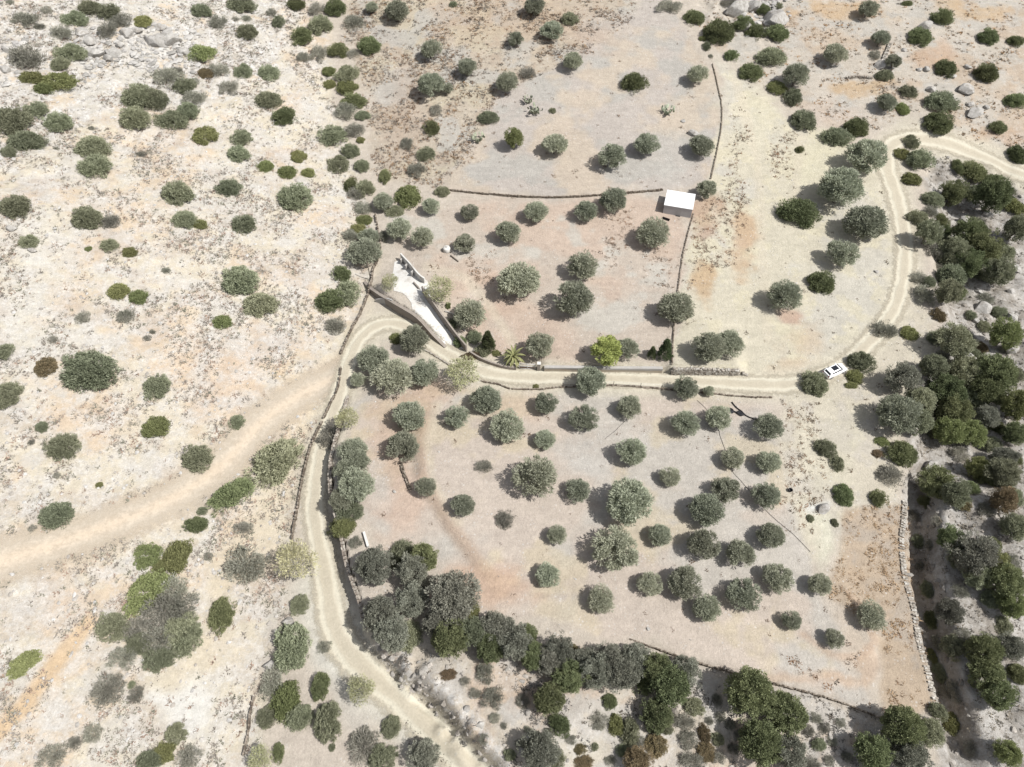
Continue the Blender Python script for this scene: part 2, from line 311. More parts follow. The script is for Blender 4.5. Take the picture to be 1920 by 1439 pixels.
# ------------------------------------------------------------------ roads: sheets just above the ground, ragged edges
def resample(pts, step):
    pts = [np.array(p[:2], float) for p in pts]; out = []
    n = len(pts)
    for i in range(n - 1):                   # Catmull-Rom
        p0, p1, p2, p3 = pts[max(i - 1, 0)], pts[i], pts[i + 1], pts[min(i + 2, n - 1)]
        k = max(2, int(np.linalg.norm(p2 - p1) / step))
        for j in range(k):
            u = j / k; out.append(.5 * (2 * p1 + (p2 - p0) * u + (2 * p0 - 5 * p1 + 4 * p2 - p3) * u * u + (3 * p1 - p0 - 3 * p2 + p3) * u ** 3))
    out.append(pts[-1]); return np.array(out)
def road(name, pix, half, m, lift):
    c = resample(W(pix), .5); tg = np.gradient(c, axis=0); tg /= np.linalg.norm(tg, axis=1)[:, None]; nr = np.stack([-tg[:, 1], tg[:, 0]], 1)
    k = 15; off = np.linspace(-1, 1, k); hw = half * (1 + .25 * sstep(100, 135, c[:, 1]) + .22 * sstep(52, 34, c[:, 1])) * (1 + .22 * (fbm(c[:, 0], c[:, 1], 8, 61) - .5))
    P = c[:, None, :] + nr[:, None, :] * (off[None, :, None] * hw[:, None, None])
    z = hz(P[..., 0], P[..., 1]) + lift
    Vv = np.concatenate([P, z[..., None]], 2).reshape(-1, 3)
    o = grid_mesh(name, Vv, len(c), k, m); o["kind"] = "structure"
    a = o.data.attributes.new("across", 'FLOAT', 'POINT'); a.data.foreach_set("value", np.tile(off, len(c)).astype(np.float32))
    if o.data.polygons[0].normal.z < 0: o.data.flip_normals()
    return o
def road_mat(name, base, rut, mid, rw, soft=.5):
    m, t, b = mat(name); P_ = pos(t); ac = math_(t, 'ABSOLUTE', attr(t, "across", "Fac"), 0)
    nz = noise(t, P_, .7, 5, .65); nf = noise(t, P_, 3, 5, .7)
    a2 = math_(t, 'ADD', ac, maprange(t, noise(t, P_, .25, 3), .3, .7, -.10, .10))
    r_ = maprange(t, math_(t, 'ABSOLUTE', math_(t, 'SUBTRACT', a2, .42), 0), .05, rw, 1.0, 0.0)
    c = mix(t, math_(t, 'MULTIPLY', r_, .85), base, rut)
    md = maprange(t, a2, .05, .28, .7, 0.0); c = mix(t, math_(t, 'MULTIPLY', md, maprange(t, nz, .4, .6, .3, 1)), c, mid)
    c = mix(t, 1.0, c, maprange(t, nf, .3, .7, .9, 1.08), 'MULTIPLY'); t.links.new(c, b.inputs["Base Color"])
    bump(t, b, math_(t, 'ADD', nf, math_(t, 'MULTIPLY', r_, -.6)), .12, .7)
    tr = N(t, "ShaderNodeBsdfTransparent"); mx = N(t, "ShaderNodeMixShader"); out = t.nodes["Material Output"]
    e = math_(t, 'ADD', ac, maprange(t, noise(t, P_, .9, 8, .8), .3, .7, -.3, .3))
    al = maprange(t, e, soft, .98, 1.0, 0.0); t.links.new(al, mx.inputs[0]); t.links.new(tr.outputs[0], mx.inputs[1]); t.links.new(b.outputs[0], mx.inputs[2]); t.links.new(mx.outputs[0], out.inputs[0])
    return m
M_road = road_mat("road_dirt", alb(219, 209, 188), alb(235, 228, 208), alb(205, 195, 175), .20)
M_track = road_mat("track_dirt", alb(226, 210, 189), alb(231, 218, 199), alb(224, 206, 183), .35, .05)
road("dirt_track", TRK, 4.6, M_track, .05)
road("dirt_road", ROAD, 2.6, M_road, .08)

# ------------------------------------------------------------------ plant materials
def leaf_mat(name, lo, hi, var=.24, trans=.22):
    m, t, b = mat(name)
    tone = attr(t, "tone", "Fac"); oi = N(t, "ShaderNodeObjectInfo")
    c = mix(t, tone, lo, hi)
    c = mix(t, 1.0, c, maprange(t, oi.outputs["Random"], 0, 1, 1 - var, 1 + var), 'MULTIPLY')
    hs = N(t, "ShaderNodeHueSaturation"); t.links.new(c, hs.inputs["Color"])
    t.links.new(maprange(t, math_(t, 'FRACT', math_(t, 'MULTIPLY', oi.outputs["Random"], 7.31), 0), 0, 1, .478, .518), hs.inputs["Hue"])
    t.links.new(hs.outputs[0], b.inputs["Base Color"]); b.inputs["Roughness"].default_value = .75; b.inputs["Specular IOR Level"].default_value = .25
    tl = N(t, "ShaderNodeBsdfTranslucent"); t.links.new(hs.outputs[0], tl.inputs[0])
    mx = N(t, "ShaderNodeMixShader"); mx.inputs[0].default_value = trans
    t.links.new(b.outputs[0], mx.inputs[1]); t.links.new(tl.outputs[0], mx.inputs[2]); t.links.new(mx.outputs[0], t.nodes["Material Output"].inputs[0])
    return m
def C4(r, g, b): return (r, g, b, 1.0)
LM = {
 'O': leaf_mat("olive_leaf", C4(.222, .234, .166), C4(.410, .424, .326), trans=.32),
 'D': leaf_mat("dark_leaf", C4(.115, .134, .066), C4(.260, .284, .150), trans=.3),
 'M': leaf_mat("dull_leaf", C4(.180, .194, .122), C4(.350, .364, .250), trans=.3),
 'L': leaf_mat("lime_leaf", C4(.160, .174, .074), C4(.305, .322, .150), trans=.28),
 'G': leaf_mat("grey_twig_leaf", C4(.205, .200, .160), C4(.380, .372, .310), trans=.32),
 'TG': leaf_mat("grey_green_leaf", C4(.150, .150, .118), C4(.310, .312, .252), trans=.3),
 'P': leaf_mat("pale_leaf", C4(0.231, 0.223, 0.126), C4(0.486, 0.471, 0.291)),
 'Y': leaf_mat("yellow_green_leaf", C4(0.246, 0.268, 0.081), C4(0.471, 0.486, 0.179)),
 'C': leaf_mat("cypress_leaf", C4(0.066, 0.087, 0.042), C4(0.171, 0.201, 0.099)),
 'A': leaf_mat("palm_leaf", C4(0.118, 0.134, 0.051), C4(0.366, 0.358, 0.171)),
 'R': leaf_mat("rust_leaf", C4(0.134, 0.114, 0.066), C4(0.276, 0.216, 0.126)),
 'K': leaf_mat("cactus_pad_green", C4(0.171, 0.194, 0.134), C4(0.351, 0.366, 0.276), trans=.02),
}
def bark(name, c1, c2):
    m, t, b = mat(name); P_ = N(t, "ShaderNodeTexCoord").outputs["Object"]
    t.links.new(mix(t, noise(t, P_, 6, 6, .7), c1, c2), b.inputs["Base Color"]); bump(t, b, noise(t, P_, 9, 5), .05); return m
M_bark = bark("olive_bark", C4(.10, .085, .07), C4(.26, .235, .20)); M_twig = bark("dead_twig", C4(.20, .19, .175), C4(.42, .40, .37))

# ------------------------------------------------------------------ leaf-clump meshes (unit crown radius)
def unit(v): return v / np.maximum(np.linalg.norm(v, axis=-1, keepdims=True), 1e-9)
def cards(rng, P, D, ln, wd, tone, jit=.6):
    n = len(P); d = unit(D + rng.normal(0, jit, (n, 3))); s = unit(np.cross(d, rng.normal(0, 1, (n, 3))))
    ln = (ln * rng.uniform(.6, 1.35, n))[:, None]; wd = (wd * rng.uniform(.7, 1.3, n))[:, None]
    q = np.stack([P - s * wd * .5, P + d * ln * .45 - s * wd * .62, P + d * ln, P + d * ln * .5 + s * wd * .62], 1)
    return q, tone
def mesh_cards(name, Q, tone, mats, extra=None):
    n = len(Q); me = bpy.data.meshes.new(name); Vv = Q.reshape(-1, 3); F = np.arange(n * 4).reshape(n, 4); mi = np.zeros(n, np.int32)
    lt = np.full(n, 4); loops = F.ravel()
    if extra is not None:
        ev, ef = extra; base = len(Vv); Vv = np.concatenate([Vv, np.array(ev)]); loops = np.concatenate([loops, np.array([i + base for f in ef for i in f])])
        lt = np.concatenate([lt, [len(f) for f in ef]]); mi = np.concatenate([mi, np.ones(len(ef), np.int32)]); tone = np.concatenate([tone, np.full(len(ef), .5)])
    me.vertices.add(len(Vv)); me.vertices.foreach_set("co", Vv.astype(np.float32).ravel())
    me.loops.add(len(loops)); me.loops.foreach_set("vertex_index", loops.astype(np.int32))
    me.polygons.add(len(lt)); st = np.concatenate([[0], np.cumsum(lt)[:-1]]); me.polygons.foreach_set("loop_start", st.astype(np.int32))
    me.polygons.foreach_set("material_index", mi)
    me.update(calc_edges=True)
    for m in mats: me.materials.append(m)
    a = me.attributes.new("tone", 'FLOAT', 'FACE'); a.data.foreach_set("value", np.clip(tone, 0, 1).astype(np.float32)); return me
def sphere_pts(rng, n): return unit(rng.normal(0, 1, (n, 3)))
def lobes(rng, D, amp, k=7):                 # uneven outline: a few random bulges and bites
    f = np.zeros(len(D))
    for _ in range(k):
        c = unit(rng.normal(0, 1, 3)); f += rng.uniform(-1, 1) * np.exp(-(1 - D @ c) * 5)
    return 1 + amp * f
def clump_crown(rng, n, k, rc, ln, wd, zs, zmin, amp, outl=.5, jit=.6, fill=.25, spread=(.55, 1.0)):
    D = sphere_pts(rng, n * 3); D = D[D[:, 2] > zmin][:n]; n = len(D)
    R = lobes(rng, D, amp); rr = rng.uniform(spread[0], spread[1], n) ** .6 * R
    nf = int(n * fill); rr[:nf] *= rng.uniform(.3, .8, nf)
    Cc = D * rr[:, None] * (1 - rc * .6); Cc[:, 2] *= zs
    rad_ = rng.uniform(.65, 1.3, n) * rc; ct = rng.normal(.5, .17, n)
    ids = np.repeat(np.arange(n), k); S_ = sphere_pts(rng, n * k); r3 = rng.uniform(.25, 1, n * k) ** .5
    P = Cc[ids] + S_ * (r3 * rad_[ids])[:, None] * np.array((1, 1, .85))
    Dr = S_ * .9 + D[ids] * outl + np.array((0, 0, .35))
    return cards(rng, P, Dr, ln, wd, np.clip(ct[ids] + rng.normal(0, .16, n * k), 0, 1), jit)
def tube(pts, r0, r1, sides=6):
    V_, F_ = [], []; n = len(pts)
    for i, p in enumerate(pts):
        p = np.array(p, float); a = np.array(pts[min(i + 1, n - 1)], float) - np.array(pts[max(i - 1, 0)], float); a /= np.linalg.norm(a) + 1e-9
        u = np.cross(a, (0.31, .9, .2)); u /= np.linalg.norm(u); v = np.cross(a, u); r = r0 + (r1 - r0) * i / (n - 1)
        for s in range(sides):
            th_ = 2 * math.pi * s / sides; V_.append(p + (u * math.cos(th_) + v * math.sin(th_)) * r)
    for i in range(n - 1):
        for s in range(sides):
            F_.append((i * sides + s, i * sides + (s + 1) % sides, (i + 1) * sides + (s + 1) % sides, (i + 1) * sides + s))
    F_.append(tuple(range(sides))[::-1]); F_.append(tuple((n - 1) * sides + s for s in range(sides))); return V_, F_
def join_geo(parts):
    V_, F_ = [], []
    for v, f in parts:
        b_ = len(V_); V_ += [tuple(map(float, p)) for p in v]; F_ += [tuple(i + b_ for i in q) for q in f]
    return V_, F_
def limbs(rng, z0, zt, n, r, spread, th0):
    parts = [tube([(0, 0, -.12), (rng.uniform(-.04, .04), rng.uniform(-.04, .04), z0 * .5), (0, 0, z0)], th0 * 1.35, th0, 7)]
    for i in range(n):
        a = 2 * math.pi * (i + rng.uniform(-.3, .3)) / n; e = np.array((math.cos(a) * spread, math.sin(a) * spread, zt * rng.uniform(.8, 1.05)))
        m_ = np.array((math.cos(a) * spread * .4, math.sin(a) * spread * .4, z0 + (zt - z0) * .4)); parts.append(tube([(0, 0, z0 * .9), m_, e], th0 * .6, th0 * .18, 5))
    return join_geo(parts)
def twigs(rng, n, ln, zs, wd):               # bare radiating twigs as thin strips
    D = sphere_pts(rng, n * 2); D = D[D[:, 2] > .05][:n]; n = len(D); D[:, 2] *= zs
    st = rng.uniform(.05, .55, n)[:, None]
    return cards(rng, D * st, D, ln, wd, rng.uniform(.45, 1, n), .28)
def cat(*L): return np.concatenate([l[0] for l in L]), np.concatenate([l[1] for l in L])
PROTO = {}                                   # kind -> list of (crown mesh, trunk mesh or None)
def shift(q, dz): q[0][:, :, 2] += dz; return q
def add_proto(kind, Qt, mats, extra=None, trunk=None, tm=None, cname="crown"):
    cm = mesh_cards(cname, Qt[0], Qt[1], mats, extra); tmesh = None
    if trunk is not None:
        tmesh = bpy.data.meshes.new("trunk"); tmesh.from_pydata(trunk[0], [], trunk[1]); tmesh.update(); tmesh.materials.append(tm)
    PROTO.setdefault(kind, []).append((cm, tmesh))
for i in range(9):                           # olive trees: crown centre at z = 1.15
    r = np.random.default_rng(100 + i)
    q = clump_crown(r, (70, 52, 62)[i % 3], 165, (.26, .24, .27)[i % 3], .115, .046, .80, -.62, (.20, .34, .28)[i % 3], .5, .6, .25)
    q2 = clump_crown(r, 44, 40, .16, .17, .035, .83, -.3, .24, 1.0, .4, 0, (.9, 1.08))
    add_proto('O', shift(cat(q, q2), .95), [LM['O']], None, limbs(r, .38, 1.05, 6, 1, .55, .085), M_bark)
for i in range(5):                           # tall dense evergreens
    r = np.random.default_rng(200 + i)
    for kd, nz_ in (('TD', 'D'), ('TM', 'M'), ('TL', 'L'), ('TG', 'TG'), ('TR', 'R')):
        if nz_ in 'LR' and i > 1: continue
        q = clump_crown(r, 105, 160, .21, .082, .042, .95, -.7, .34, .4, .7, .2)
        q2 = clump_crown(r, 46, 34, .14, .13, .032, .95, -.2, .36, 1.0, .4, 0, (.9, 1.08))
        add_proto(kd, shift(cat(q, q2), 1.0), [LM[nz_]], None, limbs(r, .35, 1.0, 6, 1, .5, .08), M_bark)
for i in range(4):                           # shrubs reaching the ground
    r = np.random.default_rng(300 + i)
    for kd in 'DM':
        q = clump_crown(r, 74, 150, .23, .095, .042, .85, -.05, (.24, .44, .34, .52)[i], .5, .6, .2)
        q2 = clump_crown(r, 40, 36, .15, .14, .032, .88, .0, .28, 1.0, .4, 0, (.9, 1.06))
        tw = twigs(r, 60, .5, .9, .014)
        add_proto(kd, cat(q, q2, tw), [LM[kd], M_twig], tube([(0, 0, -.1), (.02, 0, .3)], .06, .03, 5))
for i in range(4):                           # low cushion mats
    r = np.random.default_rng(400 + i)
    for kd in 'LR':
        q = clump_crown(r, 140, 80, .16, .075, .042, .55, -.02, (.22, .4, .3, .45)[i], .3, .7, .15, (.5, 1.0))
        add_proto(kd, q, [LM[kd], M_bark], tube([(0, 0, -.1), (.01, 0, .1)], .05, .03, 5))
for i in range(4):                           # grey twiggy scrub
    r = np.random.default_rng(500 + i)
    q = clump_crown(r, 44, 62, .24, .12, .034, .8, -.05, .36, .8, .4, .2)
    tw = twigs(r, 420, .42, .85, .020)
    Q, T = cat(q, tw); me_n = len(q[0])
    add_proto('G', (Q, T), [LM['G'], M_twig], tube([(0, 0, -.1), (.02, 0, .35)], .05, .03, 5))
for i in range(3):                           # airy pale feathery trees
    r = np.random.default_rng(600 + i)
    q = clump_crown(r, 44, 48, .27, .16, .032, .85, -.5, .42, .7, .5, .15); tw = twigs(r, 110, .5, .9, .016)
    add_proto('P', shift(cat(q, tw), 1.05), [LM['P']], None, limbs(r, .4, 1.2, 8, 1, .6, .05), M_twig)
r = np.random.default_rng(700)
add_proto('Y', shift(clump_crown(r, 80, 110, .22, .13, .05, .95, -.7, .26, .4, .7, .2), 1.15), [LM['Y']], None, limbs(r, .4, 1.1, 6, 1, .5, .07), M_bark)
for i in range(2):                           # young cypresses: cone, radius 1, height 3.4
    r = np.random.default_rng(720 + i); n = 150; h = r.uniform(0, 1, n) ** .8; a = r.uniform(0, 6.283, n); rr = (1 - h) ** .8 * (.95 + r.normal(0, .13, n)) * sstep(0, .1, h + .04)
    Cc = np.stack([np.cos(a) * rr * .85, np.sin(a) * rr * .85, .15 + h * 3.1], 1); k = 48; ids = np.repeat(np.arange(n), k); S_ = sphere_pts(r, n * k)
    Pp = Cc[ids] + S_ * (r.uniform(.2, 1, n * k) * .26)[:, None]; Dd = S_ * .6 + np.stack([np.cos(a), np.sin(a), np.ones(n) * .9], 1)[ids]
    add_proto('C', cards(r, Pp, Dd, .2, .07, np.clip(r.normal(.5, .2, n)[ids] + r.normal(0, .15, n * k), 0, 1), .4), [LM['C']], None, limbs(r, .4, 1.5, 3, 1, .2, .09), M_bark)
def palm_crown(r):                           # arching fronds, leaflets folded along the rib
    Qs, Ts = [], []
    for f in range(30):
        a = f * 2.399; el = 1.25 - 1.55 * (f / 30); L = r.uniform(.95, 1.2); prev = np.array((0, 0, .0)); dirv = np.array((math.cos(a) * math.cos(el), math.sin(a) * math.cos(el), math.sin(el))); tn = r.uniform(.3, 1)
        for sgm in range(8):
            nx_ = prev + dirv * L / 8; s_ = unit(np.cross(dirv, (0, 0, 1))); wd = (.035, .075, .1, .105, .1, .085, .06, .03)[sgm]; up_ = np.cross(s_, dirv) * .03
            for sg in (-1, 1): Qs.append([prev, nx_, nx_ + (s_ * sg * wd + up_) + dirv * .06, prev + (s_ * sg * wd * .9 + up_)]); Ts.append(tn + r.normal(0, .15))
            prev = nx_; dirv = unit(dirv + np.array((0, 0, -.20)))
    return np.array(Qs), np.array(Ts)
r = np.random.default_rng(740); q = palm_crown(r)
add_proto('A', shift(q, .7), [LM['A']], None, tube([(0, 0, -.1), (0, 0, .35), (0, 0, .72)], .13, .10, 9), M_bark)
for i in range(2):                           # prickly pear: flat oval pads
    r = np.random.default_rng(760 + i); V_, F_ = [], []
    Qs, Ts = [], []
    for k in range(46):
        lvl = r.integers(0, 3); a = r.uniform(0, 6.28); rr = (.15 + .27 * lvl) * r.uniform(.6, 1.2); c = np.array((math.cos(a) * rr, math.sin(a) * rr, .12 + .28 * lvl * r.uniform(.7, 1.1)))
        up = unit(np.array((math.cos(a) * .5 + r.normal(0, .4), math.sin(a) * .5 + r.normal(0, .4), 1))); s_ = unit(np.cross(up, r.normal(0, 1, 3))); nn = np.cross(up, s_) * .025; hh, ww = r.uniform(.16, .24), r.uniform(.09, .13); tn = r.uniform(.3, 1)
        ring = [c + up * hh * math.cos(t_) + s_ * ww * math.sin(t_) for t_ in np.linspace(0, 2 * math.pi, 9)[:-1]]
        for sg in (1, -1):
            rg = [p + nn * sg * .6 for p in ring]; cc = c + nn * sg * 1.6
            for e in range(0, 8, 2): Qs.append([cc, rg[e], rg[e + 1], rg[(e + 2) % 8]]); Ts.append(tn)
    add_proto('K', (np.array(Qs), np.array(Ts)), [LM['K']])

